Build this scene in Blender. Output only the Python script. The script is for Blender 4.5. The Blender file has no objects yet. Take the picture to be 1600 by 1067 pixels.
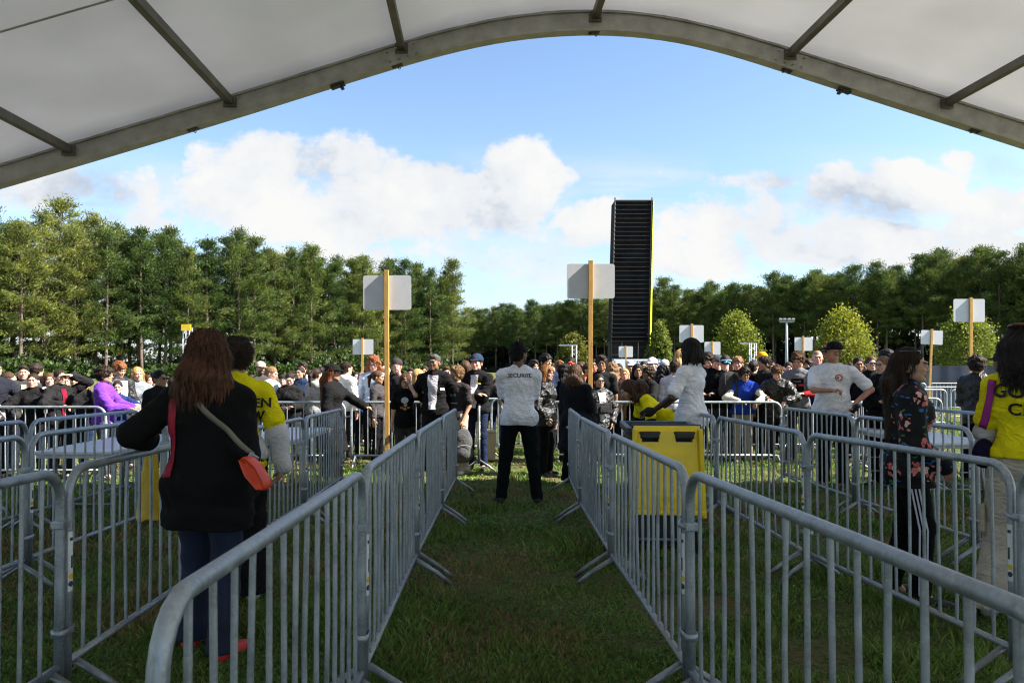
import bpy, bmesh, math, random
import numpy as np
from mathutils import Vector, Matrix
from mathutils.bvhtree import BVHTree
from math import sin, cos, pi, radians, sqrt
random.seed(7); RS = np.random.RandomState(7)
scene = bpy.context.scene
COL = scene.collection

# ------------------------------------------------------------------ camera
F = 1120.0                       # focal length in photo pixels (1600 wide)
HZ = 568.0                       # level line of the lens in the photo
EYE = 1.44
cam_d = bpy.data.cameras.new('camera'); cam = bpy.data.objects.new('camera', cam_d); COL.objects.link(cam)
cam.location = (0, 0, EYE); cam.rotation_euler = (radians(90), 0, 0)
cam_d.sensor_width = 36; cam_d.lens = 36 * F / 1600
cam_d.shift_y = (HZ - 533.5) / 1600
cam_d.clip_start = 0.05; cam_d.clip_end = 3000
cam_d.dof.use_dof = True; cam_d.dof.focus_distance = 9.0; cam_d.dof.aperture_fstop = 9.0
scene.camera = cam

# ------------------------------------------------------------------ sun, sky, exposure
SUN = Vector((1.0, -0.16, 0.92)).normalized()
sd = bpy.data.lights.new('sun', 'SUN'); sd.energy = 5.0; sd.angle = radians(0.5); sd.color = (1.0, 0.93, 0.82)
so = bpy.data.objects.new('sun', sd); COL.objects.link(so)
so.rotation_euler = SUN.to_track_quat('Z', 'Y').to_euler(); so.location = (30, 5, 30)
scene.view_settings.view_transform = 'Standard'; scene.view_settings.look = 'None'
scene.view_settings.gamma = 1.0; scene.view_settings.exposure = 1.76
scene.view_settings.use_curve_mapping = False
scene.render.engine = 'CYCLES'; scene.cycles.pixel_filter_type = 'BLACKMAN_HARRIS'; scene.cycles.filter_width = 1.15
scene.cycles.max_bounces = 8; scene.cycles.transparent_max_bounces = 8

class NT:
    """tiny node helper"""
    def __init__(s, tree): s.t = tree; s.n = tree.nodes; s.l = tree.links
    def new(s, typ, **kw):
        nd = s.n.new(typ)
        for k, v in kw.items(): setattr(nd, k, v)
        return nd
    def put(s, sock, v):
        if isinstance(v, bpy.types.NodeSocket): s.l.new(v, sock)
        elif v is not None:
            if hasattr(sock.default_value, '__len__') and not hasattr(v, '__len__'): v = (v, v, v)
            if hasattr(v, '__len__') and len(v) == 3 and len(sock.default_value) == 4: v = (*v, 1)
            sock.default_value = v
    def m(s, op, a, b=None, c=None, clamp=False):
        nd = s.new('ShaderNodeMath', operation=op); nd.use_clamp = clamp
        s.put(nd.inputs[0], a)
        if b is not None: s.put(nd.inputs[1], b)
        if c is not None: s.put(nd.inputs[2], c)
        return nd.outputs[0]
    def vm(s, op, a, b=None):
        nd = s.new('ShaderNodeVectorMath', operation=op); s.put(nd.inputs[0], a)
        if b is not None: s.put(nd.inputs[1], b)
        return nd.outputs[0]
    def noise(s, vec, scale, detail=4, rough=.55, dist=0.0):
        nd = s.new('ShaderNodeTexNoise'); s.put(nd.inputs['Vector'], vec)
        nd.inputs['Scale'].default_value = scale; nd.inputs['Detail'].default_value = detail
        nd.inputs['Roughness'].default_value = rough; nd.inputs['Distortion'].default_value = dist
        return nd.outputs[0]
    def ramp(s, fac, stops):
        nd = s.new('ShaderNodeValToRGB'); s.put(nd.inputs[0], fac); cr = nd.color_ramp
        while len(cr.elements) > 1: cr.elements.remove(cr.elements[-1])
        cr.elements[0].position = stops[0][0]; cr.elements[0].color = (*stops[0][1], 1)
        for p, c in stops[1:]:
            e = cr.elements.new(p); e.color = (*c, 1)
        return nd.outputs[0]
    def mix(s, fac, a, b, blend='MIX'):
        nd = s.new('ShaderNodeMix', data_type='RGBA', blend_type=blend)
        s.put(nd.inputs[0], fac); s.put(nd.inputs[6], a); s.put(nd.inputs[7], b)
        return nd.outputs[2]
    def maprange(s, v, a, b, c=0.0, d=1.0, smooth=False):
        nd = s.new('ShaderNodeMapRange'); nd.clamp = True
        if smooth: nd.interpolation_type = 'SMOOTHSTEP'
        s.put(nd.inputs[0], v)
        for i, x in enumerate((a, b, c, d)): nd.inputs[i + 1].default_value = x
        return nd.outputs[0]

def build_world():
    w = bpy.data.worlds.new('World'); scene.world = w; w.use_nodes = True
    t = NT(w.node_tree); t.n.clear()
    out = t.new('ShaderNodeOutputWorld'); bg = t.new('ShaderNodeBackground')
    STR = 0.075
    bg.inputs['Strength'].default_value = STR
    sky = t.new('ShaderNodeTexSky', sky_type='NISHITA'); sky.sun_disc = False
    sky.sun_elevation = math.asin(SUN.z); sky.sun_rotation = math.atan2(SUN.x, SUN.y)
    sky.altitude = 200; sky.air_density = 1.0; sky.dust_density = 0.6; sky.ozone_density = 1.6
    skyc = t.mix(1.0, sky.outputs[0], (1.0, 1.03, 1.06), 'MULTIPLY')
    tc = t.new('ShaderNodeTexCoord'); sep = t.new('ShaderNodeSeparateXYZ'); t.l.new(tc.outputs['Generated'], sep.inputs[0])
    x, y, z = sep.outputs
    yy = t.m('MAXIMUM', y, 0.12)
    u = t.m('DIVIDE', x, yy); v = t.m('DIVIDE', z, yy)
    zz = t.m('ADD', t.m('MAXIMUM', z, 0.0), 0.12)
    # cloud banks: each an ellipse in direction space (azimuth tangent, elevation tangent)
    blobs = [(430,262,130,62,1.),(535,262,110,58,1.),(380,310,110,60,.9),(640,300,140,62,1.),(560,330,230,60,.9),(815,282,75,68,1.),(740,320,150,55,1.),
             (100,305,150,48,.8),(240,340,180,35,.55),(640,395,260,22,.5),(900,272,34,22,.45),(760,425,260,28,.45),
             (1170,283,100,24,.68),(1310,300,64,42,.9),(1420,302,110,48,.9),(1120,345,190,55,.82),(1330,378,260,46,.95),(1480,392,240,40,.9),(1560,330,130,46,.75),
             (1500,250,40,18,.75),(1555,268,90,26,.6),(950,350,160,50,.7),(1030,275,60,20,.5),(1130,400,150,40,.85)]
    mx = None
    for px, py, a, b, wgt in blobs:
        du = t.m('DIVIDE', t.m('SUBTRACT', u, (px - 800) / F), a * 1.25 / F)
        dv = t.m('DIVIDE', t.m('SUBTRACT', v, (HZ - py) / F), b * 1.25 / F)
        # flat base: stretch less below than above
        r = t.m('SUBTRACT', wgt, t.m('MULTIPLY', t.m('ADD', t.m('MULTIPLY', du, du), t.m('MULTIPLY', dv, dv)), wgt))
        if mx is None: mx = r
        else:
            nd = t.m('SMOOTH_MAX', mx, r, 0.25); mx = nd
    mx = t.m('MAXIMUM', mx, -1.2)
    front = t.maprange(y, 0.15, 0.3)
    comb = t.new('ShaderNodeCombineXYZ')
    t.put(comb.inputs[0], t.m('DIVIDE', x, t.m('ADD', t.m('MAXIMUM', y, 0.25), 0.0))); t.put(comb.inputs[1], t.m('MULTIPLY', v, 1.25))
    p = comb.outputs[0]
    n1 = t.noise(p, 4.2, 10, .60, .15); n2 = t.noise(t.vm('ADD', p, (0.045, 0.06, 0)), 4.2, 5, .60, .15)
    n1c = t.noise(p, 4.2, 5, .60, .15)
    n3 = t.noise(p, 13.0, 8, .62, .1); ns = t.noise(t.vm('MULTIPLY', p, (1.0, 3.2, 1)), 2.6, 8, .62, .3)
    det = t.m('ADD', t.m('MULTIPLY', t.m('SUBTRACT', n1, .5), 2.6), t.m('MULTIPLY', t.m('SUBTRACT', n3, .5), 2.0))
    dens = t.m('ADD', t.m('ADD', t.m('MULTIPLY', mx, 1.15), -0.30), det)
    a1 = t.maprange(dens, -.03, 0.42, 0, 1, True)
    # thin streaky layer low over the horizon
    lowband = t.m('MULTIPLY', t.maprange(v, 0.06, 0.16, 0.75, 1), t.maprange(v, 0.22, 0.31, 1, 0))
    a2 = t.m('MULTIPLY', t.m('MULTIPLY', t.maprange(ns, .40, .64, 0, 1, True), lowband), .85)
    alpha = t.m('MAXIMUM', a1, a2)
    # generic cloud for the rest of the sky
    pg = t.new('ShaderNodeCombineXYZ'); t.put(pg.inputs[0], t.m('DIVIDE', x, zz)); t.put(pg.inputs[1], t.m('DIVIDE', y, zz))
    ng = t.noise(pg.outputs[0], 0.7, 7, .6); ag = t.maprange(ng, .5, .66, 0, .9, True)
    alpha = t.m('ADD', t.m('MULTIPLY', alpha, front), t.m('MULTIPLY', ag, t.m('SUBTRACT', 1, front)))
    lit = t.m('ADD', .68, t.m('MULTIPLY', t.m('SUBTRACT', n1c, n2), 2.4))
    lit = t.m('ADD', lit, t.m('MULTIPLY', t.m('SUBTRACT', n3, .5), .9), clamp=True)
    K = 1.0 / STR; CL = .985 / 2 ** 1.76
    cc = t.ramp(lit, [(0.0, (.50, .57, .68)), (.30, (.66, .72, .80)), (.52, (.86, .89, .93)), (1.0, (.98, .98, .97))])
    cc = t.mix(1.0, cc, (K * CL, K * CL, K * CL), 'MULTIPLY')
    hz = t.maprange(v, 0.0, 0.38, .42, 0)
    skyc = t.mix(hz, skyc, (.50 * K * CL, .70 * K * CL, .95 * K * CL))
    fin = t.mix(alpha, skyc, cc)
    t.put(bg.inputs[0], fin); t.l.new(bg.outputs[0], out.inputs[0])
build_world()

# ------------------------------------------------------------------ helpers: ground height, pixel to point
def gz(y):
    if y < 0: return 0.0
    if y < 13: return -0.0179 * y
    if y < 17: return -0.2327 - 0.0179 * ((y - 13) - (y - 13) ** 2 / 8)
    return -0.2685
def at(px, Y, z=None, base=True):
    X = (px - 800) * Y / F
    return Vector((X, Y, gz(Y) if z is None else z))
def zpx(py, Y): return EYE + (HZ - py) / F * Y

def tag(o, label=None, cat=None, group=None, kind=None):
    if label: o['label'] = label
    if cat: o['category'] = cat
    if group: o['group'] = group
    if kind: o['kind'] = kind
    return o
def empty(name, loc=(0, 0, 0), rz=0.0):
    o = bpy.data.objects.new(name, None); COL.objects.link(o); o.location = loc; o.rotation_euler = (0, 0, rz)
    o.empty_display_size = .1
    return o
def copy_tree(o, parent=None):
    c = o.copy(); COL.objects.link(c)
    if parent is not None: c.parent = parent
    for ch in [k for k in o.children]: copy_tree(ch, c)
    return c
def npmesh(name, V, Fq, smooth=True, colors=None):
    """V (n,3) float, Fq (m,3|4) int -> mesh, fast path"""
    V = np.asarray(V, np.float32); Fq = np.asarray(Fq, np.int32)
    me = bpy.data.meshes.new(name); k = Fq.shape[1]
    me.vertices.add(len(V)); me.vertices.foreach_set('co', V.ravel())
    me.loops.add(Fq.size); me.loops.foreach_set('vertex_index', Fq.ravel())
    me.polygons.add(len(Fq)); me.polygons.foreach_set('loop_start', np.arange(0, Fq.size, k, dtype=np.int32))
    me.polygons.foreach_set('use_smooth', np.full(len(Fq), smooth, bool))
    me.update(calc_edges=True)
    if colors is not None:
        ca = me.color_attributes.new('Col', 'FLOAT_COLOR', 'POINT')
        c4 = np.ones((len(V), 4), np.float32); c4[:, :3] = colors
        ca.data.foreach_set('color', c4.ravel())
    return me
def addobj(name, me, mat=None, parent=None, loc=None):
    o = bpy.data.objects.new(name, me); COL.objects.link(o)
    if mat is not None and len(me.materials) == 0: me.materials.append(mat)
    if parent is not None: o.parent = parent
    if loc is not None: o.location = loc
    return o

class MB:
    """collects shapes, builds ONE mesh"""
    def __init__(s): s.v = []; s.f = []; s.sm = []; s.mi = []; s.cur = 0
    def add(s, vs, fs, smooth=True):
        b = len(s.v); s.v += [tuple(p) for p in vs]; s.f += [tuple(i + b for i in f) for f in fs]
        s.sm += [smooth] * len(fs); s.mi += [s.cur] * len(fs); return s
    def box(s, c, d, R=None, bev=0.0):
        hx, hy, hz = d[0] / 2, d[1] / 2, d[2] / 2; c = Vector(c)
        if bev <= 0:
            vs = [Vector((x, y, z)) for x in (-hx, hx) for y in (-hy, hy) for z in (-hz, hz)]
            fs = [(0, 1, 3, 2), (4, 6, 7, 5), (0, 4, 5, 1), (2, 3, 7, 6), (0, 2, 6, 4), (1, 5, 7, 3)]
        else:
            bm = bmesh.new(); bmesh.ops.create_cube(bm, size=1)
            bmesh.ops.scale(bm, vec=(d[0], d[1], d[2]), verts=bm.verts)
            bmesh.ops.bevel(bm, geom=list(bm.edges), offset=bev, segments=2, affect='EDGES', profile=.6)
            bm.verts.index_update(); vs = [v.co.copy() for v in bm.verts]; fs = [[v.index for v in f.verts] for f in bm.faces]; bm.free()
        if R is not None: vs = [R @ v for v in vs]
        return s.add([v + c for v in vs], fs, False)
    def tube(s, pts, r, n=10, cap=True, flat=None):
        pts = [Vector(p) for p in pts]; m = len(pts)
        rs = r if hasattr(r, '__len__') else [r] * m
        tang = [(pts[min(i + 1, m - 1)] - pts[max(i - 1, 0)]).normalized() for i in range(m)]
        a = Vector((0, 0, 1)) if abs(tang[0].z) < .9 else Vector((1, 0, 0))
        u = tang[0].cross(a).normalized(); vs = []
        for i in range(m):
            u = (u - tang[i] * u.dot(tang[i])).normalized(); w = tang[i].cross(u)
            for k in range(n):
                an = 2 * pi * k / n; vs.append(pts[i] + (u * cos(an) + w * sin(an)) * rs[i])
        fs = [(i * n + k, i * n + (k + 1) % n, (i + 1) * n + (k + 1) % n, (i + 1) * n + k) for i in range(m - 1) for k in range(n)]
        if cap:
            fs.append(tuple(range(n))[::-1]); fs.append(tuple((m - 1) * n + k for k in range(n)))
        return s.add(vs, fs, True)
    def build(s, name, mat, parent=None, loc=None):
        me = bpy.data.meshes.new(name); me.from_pydata(s.v, [], s.f)
        me.polygons.foreach_set('use_smooth', s.sm)
        mats = mat if isinstance(mat, (list, tuple)) else [mat]
        for m_ in mats: me.materials.append(m_)
        me.polygons.foreach_set('material_index', s.mi); me.update()
        o = bpy.data.objects.new(name, me); COL.objects.link(o)
        if parent is not None: o.parent = parent
        if loc is not None: o.location = loc
        return o

# ------------------------------------------------------------------ materials
_mc = {}
def pmat(name, color, rough=.6, metal=0.0, var=.12, vscale=6.0, bump=0.0, bscale=60.0, attr=False, spec=.5, sheen=0.0, sss=0.0,
         translucent=0.0, objvar=0.0, coords='Object', wrinkle=0.0):
    key = (name, tuple(color), rough, metal, var, vscale, bump, bscale, attr, spec, sheen, sss, translucent, objvar, wrinkle)
    if key in _mc: return _mc[key]
    m = bpy.data.materials.new(name); m.use_nodes = True; t = NT(m.node_tree)
    bs = t.n['Principled BSDF']; tc = t.new('ShaderNodeTexCoord'); P = tc.outputs[coords]
    base = tuple(color)
    if attr:
        at_ = t.new('ShaderNodeAttribute'); at_.attribute_name = 'Col'; base = at_.outputs['Color']
    n = t.noise(P, vscale, 5)
    k = t.maprange(n, .3, .7, 1 - var, 1 + var)
    cb = t.new('ShaderNodeCombineXYZ'); [t.put(cb.inputs[i], k) for i in range(3)]
    c = t.mix(1.0, base, cb.outputs[0], 'MULTIPLY')
    if objvar:
        oi = t.new('ShaderNodeObjectInfo')
        hs = t.new('ShaderNodeHueSaturation'); t.put(hs.inputs['Color'], c)
        t.put(hs.inputs['Hue'], t.maprange(oi.outputs['Random'], 0, 1, .5 - objvar * .12, .5 + objvar * .08))
        t.put(hs.inputs['Value'], t.maprange(oi.outputs['Random'], 0, 1, 1 + objvar, 1 - objvar)); c = hs.outputs[0]
    t.put(bs.inputs['Base Color'], c)
    bs.inputs['Roughness'].default_value = rough; bs.inputs['Metallic'].default_value = metal
    bs.inputs['Specular IOR Level'].default_value = spec
    if sheen: bs.inputs['Sheen Weight'].default_value = sheen; bs.inputs['Sheen Roughness'].default_value = .5
    if sss:
        bs.inputs['Subsurface Weight'].default_value = sss; bs.inputs['Subsurface Radius'].default_value = (.012, .005, .003)
        bs.inputs['Subsurface Scale'].default_value = 1.0
    if bump:
        bn = t.new('ShaderNodeBump'); bn.inputs['Strength'].default_value = min(1, bump); bn.inputs['Distance'].default_value = .01 * max(1, bump)
        hgt = t.noise(P, bscale, 4, .6)
        if wrinkle:
            w1 = t.m('ABSOLUTE', t.m('SUBTRACT', t.noise(t.vm('MULTIPLY', P, (1, 1, 1.6)), 7.5, 3, .5, 1.6), .5)); hgt = t.m('SUBTRACT', t.m('MULTIPLY', hgt, .25), t.m('MULTIPLY', t.m('MINIMUM', w1, .14), 4.5 * wrinkle)); bn.inputs['Strength'].default_value = .8
        t.put(bn.inputs['Height'], hgt); t.l.new(bn.outputs[0], bs.inputs['Normal'])
    if translucent:
        tr = t.new('ShaderNodeBsdfTranslucent'); t.put(tr.inputs[0], c)
        mx = t.new('ShaderNodeMixShader'); mx.inputs[0].default_value = translucent
        t.l.new(bs.outputs[0], mx.inputs[1]); t.l.new(tr.outputs[0], mx.inputs[2])
        t.l.new(mx.outputs[0], t.n['Material Output'].inputs[0])
    _mc[key] = m; return m

def galv():
    if 'galv' in _mc: return _mc['galv']
    m = bpy.data.materials.new('galvanised_steel'); m.use_nodes = True; t = NT(m.node_tree); bs = t.n['Principled BSDF']
    tc = t.new('ShaderNodeTexCoord'); P = tc.outputs['Object']; oi = t.new('ShaderNodeObjectInfo')
    P2 = t.vm('ADD', P, oi.outputs['Location'])
    n1 = t.noise(P2, 9, 6, .65); n2 = t.noise(P2, 70, 3, .6); n3 = t.noise(P2, 2.2, 4, .6)
    vo = t.new('ShaderNodeTexVoronoi'); t.put(vo.inputs['Vector'], P2); vo.inputs['Scale'].default_value = 120
    c = t.ramp(n1, [(.22, (.165, .19, .215)), (.5, (.305, .345, .385)), (.78, (.48, .52, .56))])
    c = t.mix(t.maprange(n2, .35, .7, 0, .45), c, (.42, .46, .50))
    c = t.mix(t.maprange(vo.outputs['Color'], .6, 1, 0, .25), c, (.6, .65, .7))
    rust = t.m('MULTIPLY', t.maprange(n3, .62, .78), t.maprange(n2, .42, .62, 0, .55))
    c = t.mix(rust, c, (.16, .10, .055))
    sz = t.new('ShaderNodeSeparateXYZ'); t.l.new(P, sz.inputs[0])
    mud = t.m('MULTIPLY', t.maprange(sz.outputs[2], .03, .30, .85, 0), t.maprange(n1, .42, .58, 0, 1)); c = t.mix(mud, c, (.11, .085, .055))
    strk = t.noise(t.vm('MULTIPLY', P2, (60, 60, 5)), 1.0, 3); c = t.mix(t.maprange(strk, .55, .75, 0, .4), c, (.13, .14, .14))
    t.put(bs.inputs['Base Color'], c); bs.inputs['Metallic'].default_value = .6
    t.put(bs.inputs['Roughness'], t.maprange(n1, .3, .7, .38, .6))
    bn = t.new('ShaderNodeBump'); bn.inputs['Strength'].default_value = .25; bn.inputs['Distance'].default_value = .002
    t.put(bn.inputs['Height'], n2); t.l.new(bn.outputs[0], bs.inputs['Normal'])
    _mc['galv'] = m; return m
def fabric(c, **k):
    a = dict(rough=.9, var=.16, vscale=7, bump=.45, bscale=38, sheen=0.0, spec=.12, wrinkle=1.0); a.update(k); return pmat('fabric', c, **a)
# ------------------------------------------------------------------ ground
def build_ground():
    xs = np.concatenate([np.linspace(-900, -40, 16), np.linspace(-30, 30, 121), np.linspace(40, 900, 16)])
    ys = np.concatenate([np.linspace(-60, -2, 12), np.linspace(-1, 26, 109), np.linspace(30, 160, 20), np.linspace(200, 1500, 10)])
    X, Y = np.meshgrid(xs, ys)
    Z = np.vectorize(gz)(Y) + .012 * np.sin(X * 2.3 + 1.3 * np.sin(Y * 1.7)) * np.sin(Y * 2.9 + X) * (np.abs(X) < 32) * (Y < 27)
    V = np.stack([X, Y, Z], -1).reshape(-1, 3); nx, ny = len(xs), len(ys)
    i = (np.arange(ny - 1)[:, None] * nx + np.arange(nx - 1)[None]).ravel()
    Fq = np.stack([i, i + 1, i + 1 + nx, i + nx], -1)
    m = bpy.data.materials.new('meadow_ground'); m.use_nodes = True; t = NT(m.node_tree); bs = t.n['Principled BSDF']
    P = t.new('ShaderNodeTexCoord').outputs['Object']
    n1 = t.noise(P, .55, 6, .6); n2 = t.noise(P, 5.5, 6, .65, .5); n3 = t.noise(P, 34, 4, .7)
    mixf = t.m('ADD', t.m('MULTIPLY', n1, .55), t.m('MULTIPLY', n2, .45))
    c = t.ramp(mixf, [(.34, (.13, .085, .048)), (.43, (.16, .12, .060)), (.50, (.10, .12, .038)), (.60, (.075, .125, .026)), (.75, (.050, .085, .018))])
    c = t.mix(t.maprange(n3, .45, .7, 0, .6), c, (.20, .165, .075))
    c = t.mix(t.maprange(n3, .5, .3, 0, .7), c, (.022, .022, .010))
    t.put(bs.inputs['Base Color'], c); bs.inputs['Roughness'].default_value = .95; bs.inputs['Specular IOR Level'].default_value = .1
    bn = t.new('ShaderNodeBump'); bn.inputs['Strength'].default_value = 1; bn.inputs['Distance'].default_value = .04
    t.put(bn.inputs['Height'], t.noise(P, 22, 6, .7)); t.l.new(bn.outputs[0], bs.inputs['Normal'])
    tag(addobj('ground', npmesh('ground', V, Fq, True), m), kind='structure')
build_ground()

def vnoise(x, y, s, seed=0):
    """2-D value noise"""
    r = np.random.RandomState(seed).rand(256, 256); x = np.asarray(x) * s + 500; y = np.asarray(y) * s + 500
    xi = np.floor(x).astype(int); yi = np.floor(y).astype(int); fx = x - xi; fy = y - yi
    fx = fx * fx * (3 - 2 * fx); fy = fy * fy * (3 - 2 * fy)
    g = lambda a, b: r[a % 256, b % 256]
    return (g(xi, yi) * (1 - fx) + g(xi + 1, yi) * fx) * (1 - fy) + (g(xi, yi + 1) * (1 - fx) + g(xi + 1, yi + 1) * fx) * fy

def build_grass():
    def field(n, y0, y1, hmul, wmul, seed, thr, pw=1.0):
        r = np.random.RandomState(seed)
        Y = y0 + (y1 - y0) * r.rand(n) ** pw; X = (r.rand(n) * 2 - 1) * (Y * .80 + .9)
        nz = .55 * vnoise(X, Y, .8, 1) + .45 * vnoise(X, Y, 3.1, 2); keep = nz + (r.rand(n) - .5) * .22 > thr
        X, Y, nz = X[keep], Y[keep], nz[keep]; n = len(X)
        tuft = np.clip((vnoise(X, Y, 1.7, 5) - .56) * 5, 0, 1)
        h = (.022 + .045 * r.rand(n) ** 1.6 + .10 * tuft * r.rand(n)) * hmul * (.6 + .8 * nz); w = (.0025 + .003 * r.rand(n)) * wmul
        a = r.rand(n) * 2 * pi; lean = (.25 + .9 * r.rand(n)) * h; la = r.rand(n) * 2 * pi
        Z = np.vectorize(gz)(Y) - .004
        B = np.stack([X, Y, Z], -1); d = np.stack([np.cos(a), np.sin(a), 0 * a], -1) * w[:, None]
        L = np.stack([np.cos(la) * lean, np.sin(la) * lean, h], -1)
        mid = B + L * np.array([.35, .35, .62]); tip = B + L
        V = np.stack([B - d, B + d, mid + d * .7, mid - d * .7, tip], 1).reshape(-1, 3)
        i = np.arange(n)[:, None] * 5
        Fa = np.concatenate([i + [0, 1, 2], i + [0, 2, 3], i + [3, 2, 4]], 0)
        dry = (r.rand(n) < np.clip((vnoise(X, Y, .95, 21) * .6 + vnoise(X, Y, 3.3, 22) * .4 - .425) * 2.6, .05, .75)); k = r.rand(n)[:, None]
        gcol = np.array([.060, .110, .020]) * (1 - k) + np.array([.22, .34, .065]) * k
        dcol = np.array([.36, .27, .12]) * (1 - k) + np.array([.16, .11, .05]) * k
        c = np.where(dry[:, None], dcol, gcol)
        return V, Fa, np.repeat(c, 5, 0)
    a = field(190000, 1.4, 5.5, .72, 1.25, 11, .37); b = field(150000, 5.5, 14, .75, 2.2, 12, .38); c = field(70000, 14, 42, 1.3, 5.5, 13, .36)
    V, Fa, C, off = [], [], [], 0
    for v, f, cc in (a, b, c): V.append(v); Fa.append(f + off); C.append(cc); off += len(v)
    def clover(n, y0, y1, sz, seed):
        r = np.random.RandomState(seed); Y = y0 + (y1 - y0) * r.rand(n) ** 1.2; X = (r.rand(n) * 2 - 1) * (Y * .80 + .9)
        keep = vnoise(X, Y, 1.4, 8) + .35 * vnoise(X, Y, 6, 9) + (r.rand(n) - .5) * .2 > .56; X, Y = X[keep], Y[keep]; n = len(X)
        Z = np.vectorize(gz)(Y) + .008 + .03 * r.rand(n); c = np.stack([X, Y, Z], -1); s = sz * (.5 + .7 * r.rand(n))[:, None]
        a = r.rand(n) * 6.28; u = np.stack([np.cos(a), np.sin(a), r.normal(size=n) * .35], -1) * s; w = np.stack([-np.sin(a), np.cos(a), r.normal(size=n) * .35], -1) * s
        V = np.stack([c - u, c - w * .8, c + u, c + w * .8], 1).reshape(-1, 3); i = np.arange(n)[:, None] * 4
        k = r.rand(n)[:, None]; cc = np.array([.05, .12, .022]) * (1 - k) + np.array([.15, .29, .06]) * k
        return V, np.concatenate([i + [0, 1, 2], i + [0, 2, 3]]), np.repeat(cc, 4, 0)
    for v, f, cc in (clover(150000, 1.4, 6.5, .0075, 31), clover(90000, 6.5, 14, .014, 32)): V.append(v); Fa.append(f + off); C.append(cc); off += len(v)
    me = npmesh('grass', np.concatenate(V), np.concatenate(Fa), False, np.concatenate(C))
    tag(addobj('grass', me, pmat('grass_blades', (1, 1, 1), rough=.6, attr=True, var=.25, vscale=1.3, translucent=.35, spec=.25)), 'short trampled meadow grass with dry patches', 'grass', kind='stuff')
build_grass()

# ------------------------------------------------------------------ trees
def tri_tufts(P, D, ln, wd, r, cross=2):
    """needle/leaf cards: centres P, directions D, length, width -> quads (kite shaped)"""
    n = len(P); V = []; D = D / np.linalg.norm(D, axis=1)[:, None]
    q = r.normal(size=(n, 3)); S = np.cross(D, q); S /= np.linalg.norm(S, axis=1)[:, None]
    T = np.cross(D, S)
    for k in range(cross):
        s = S if k == 0 else T
        V.append(np.stack([P - D * ln[:, None] * .4, P + s * wd[:, None], P + D * ln[:, None] * .6, P - s * wd[:, None]], 1))
    V = np.concatenate(V, 0).reshape(-1, 3); i = np.arange(len(V) // 4)[:, None] * 4
    return V, i + [0, 1, 2, 3]

def pine_meshes(seed, H=16.0, low=.22, spread=1.0, dens=1.0, lop=0.0, gain=1.0):
    r = np.random.RandomState(seed); mb = MB()
    bend = r.normal(size=2) * .25
    P = lambda f: Vector((bend[0] * sin(f * 3), bend[1] * sin(f * 2.3), H * f))
    mb.tube([P(f) for f in np.linspace(0, 1, 9)], [.19 * (1 - .85 * f) + .015 for f in np.linspace(0, 1, 9)], 7)
    nb = int(36 * dens); tp, td = [], []
    for i in range(nb):
        f = low + (1 - low) * (i + r.rand()) / nb; f = min(f, .985)
        g = (f - low) / (1 - low)
        L = spread * (.45 + 1.95 * max(0, 1 - g ** 2.4) ** .8 * (.40 + .85 * r.rand())) * (1 if g > .12 else .8)
        az = i * 2.4 + r.rand() * 1.2
        if lop and cos(az - lop) > 0: L *= 1.25
        el = .02 + .80 * g + r.normal() * .24
        b = P(f); d = Vector((cos(az) * cos(el), sin(az) * cos(el), sin(el)))
        tip = b + d * L + Vector((0, 0, .12 * L))
        mb.tube([b, b + d * L * .5, tip], [.035 * (1 - .5 * g), .022, .008], 4, cap=False)
        nc = 2 + int(L * 1.7)
        for k in range(nc):
            t = .38 + .62 * (k + .5) / nc if nc > 1 else .8
            c = b + (tip - b) * t; side = Vector((-d.y, d.x, 0)) * r.normal() * .30 * L * (1.15 - t)
            c = c + side; nt = int(31 * (.6 + .8 * r.rand())); cs = r.uniform(.75, 1.35)
            q = r.normal(size=(nt, 3)) * np.array([.34, .34, .17]) * cs + np.array(c)
            tp.append(q); td.append(np.array([d.x, d.y, .75])[None] + r.normal(size=(nt, 3)) * .65)
    q = r.normal(size=(26, 3)) * np.array([.16, .16, .35]) + np.array([*P(1.0)]); tp.append(q); td.append(np.array([[0, 0, 1.2]]) + r.normal(size=(26, 3)) * .4)
    tp = np.concatenate(tp); td = np.concatenate(td); n = len(tp)
    V, Fq = tri_tufts(tp, td, .30 + .24 * r.rand(n), .024 + .026 * r.rand(n), r)
    # colour: clump tone from a per-tuft random
    k = np.clip(.5 * r.rand(n) + .5 * (.5 + .5 * np.sin(tp[:, 0] * 2.1 + 1.3 * tp[:, 2] + 2 * np.sin(tp[:, 1] * 1.9))), 0, 1)[:, None]; cc = (np.array([.016, .034, .010]) * (1 - k) + np.array([.110, .150, .034]) * k) * gain
    dry = r.rand(n) < .03; cc[dry] = (.14, .09, .035)
    C = np.concatenate([np.repeat(cc, 4, 0)] * 2)
    return mb, npmesh('crown', V, Fq, False, C)
M_needle = pmat('pine_needles', (1, 1, 1), rough=.55, attr=True, var=.30, vscale=.6, translucent=.38, spec=.3, objvar=.34)
M_bark = pmat('pine_bark', (.125, .092, .072), rough=.95, var=.45, vscale=5, bump=.6, bscale=14)

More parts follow.
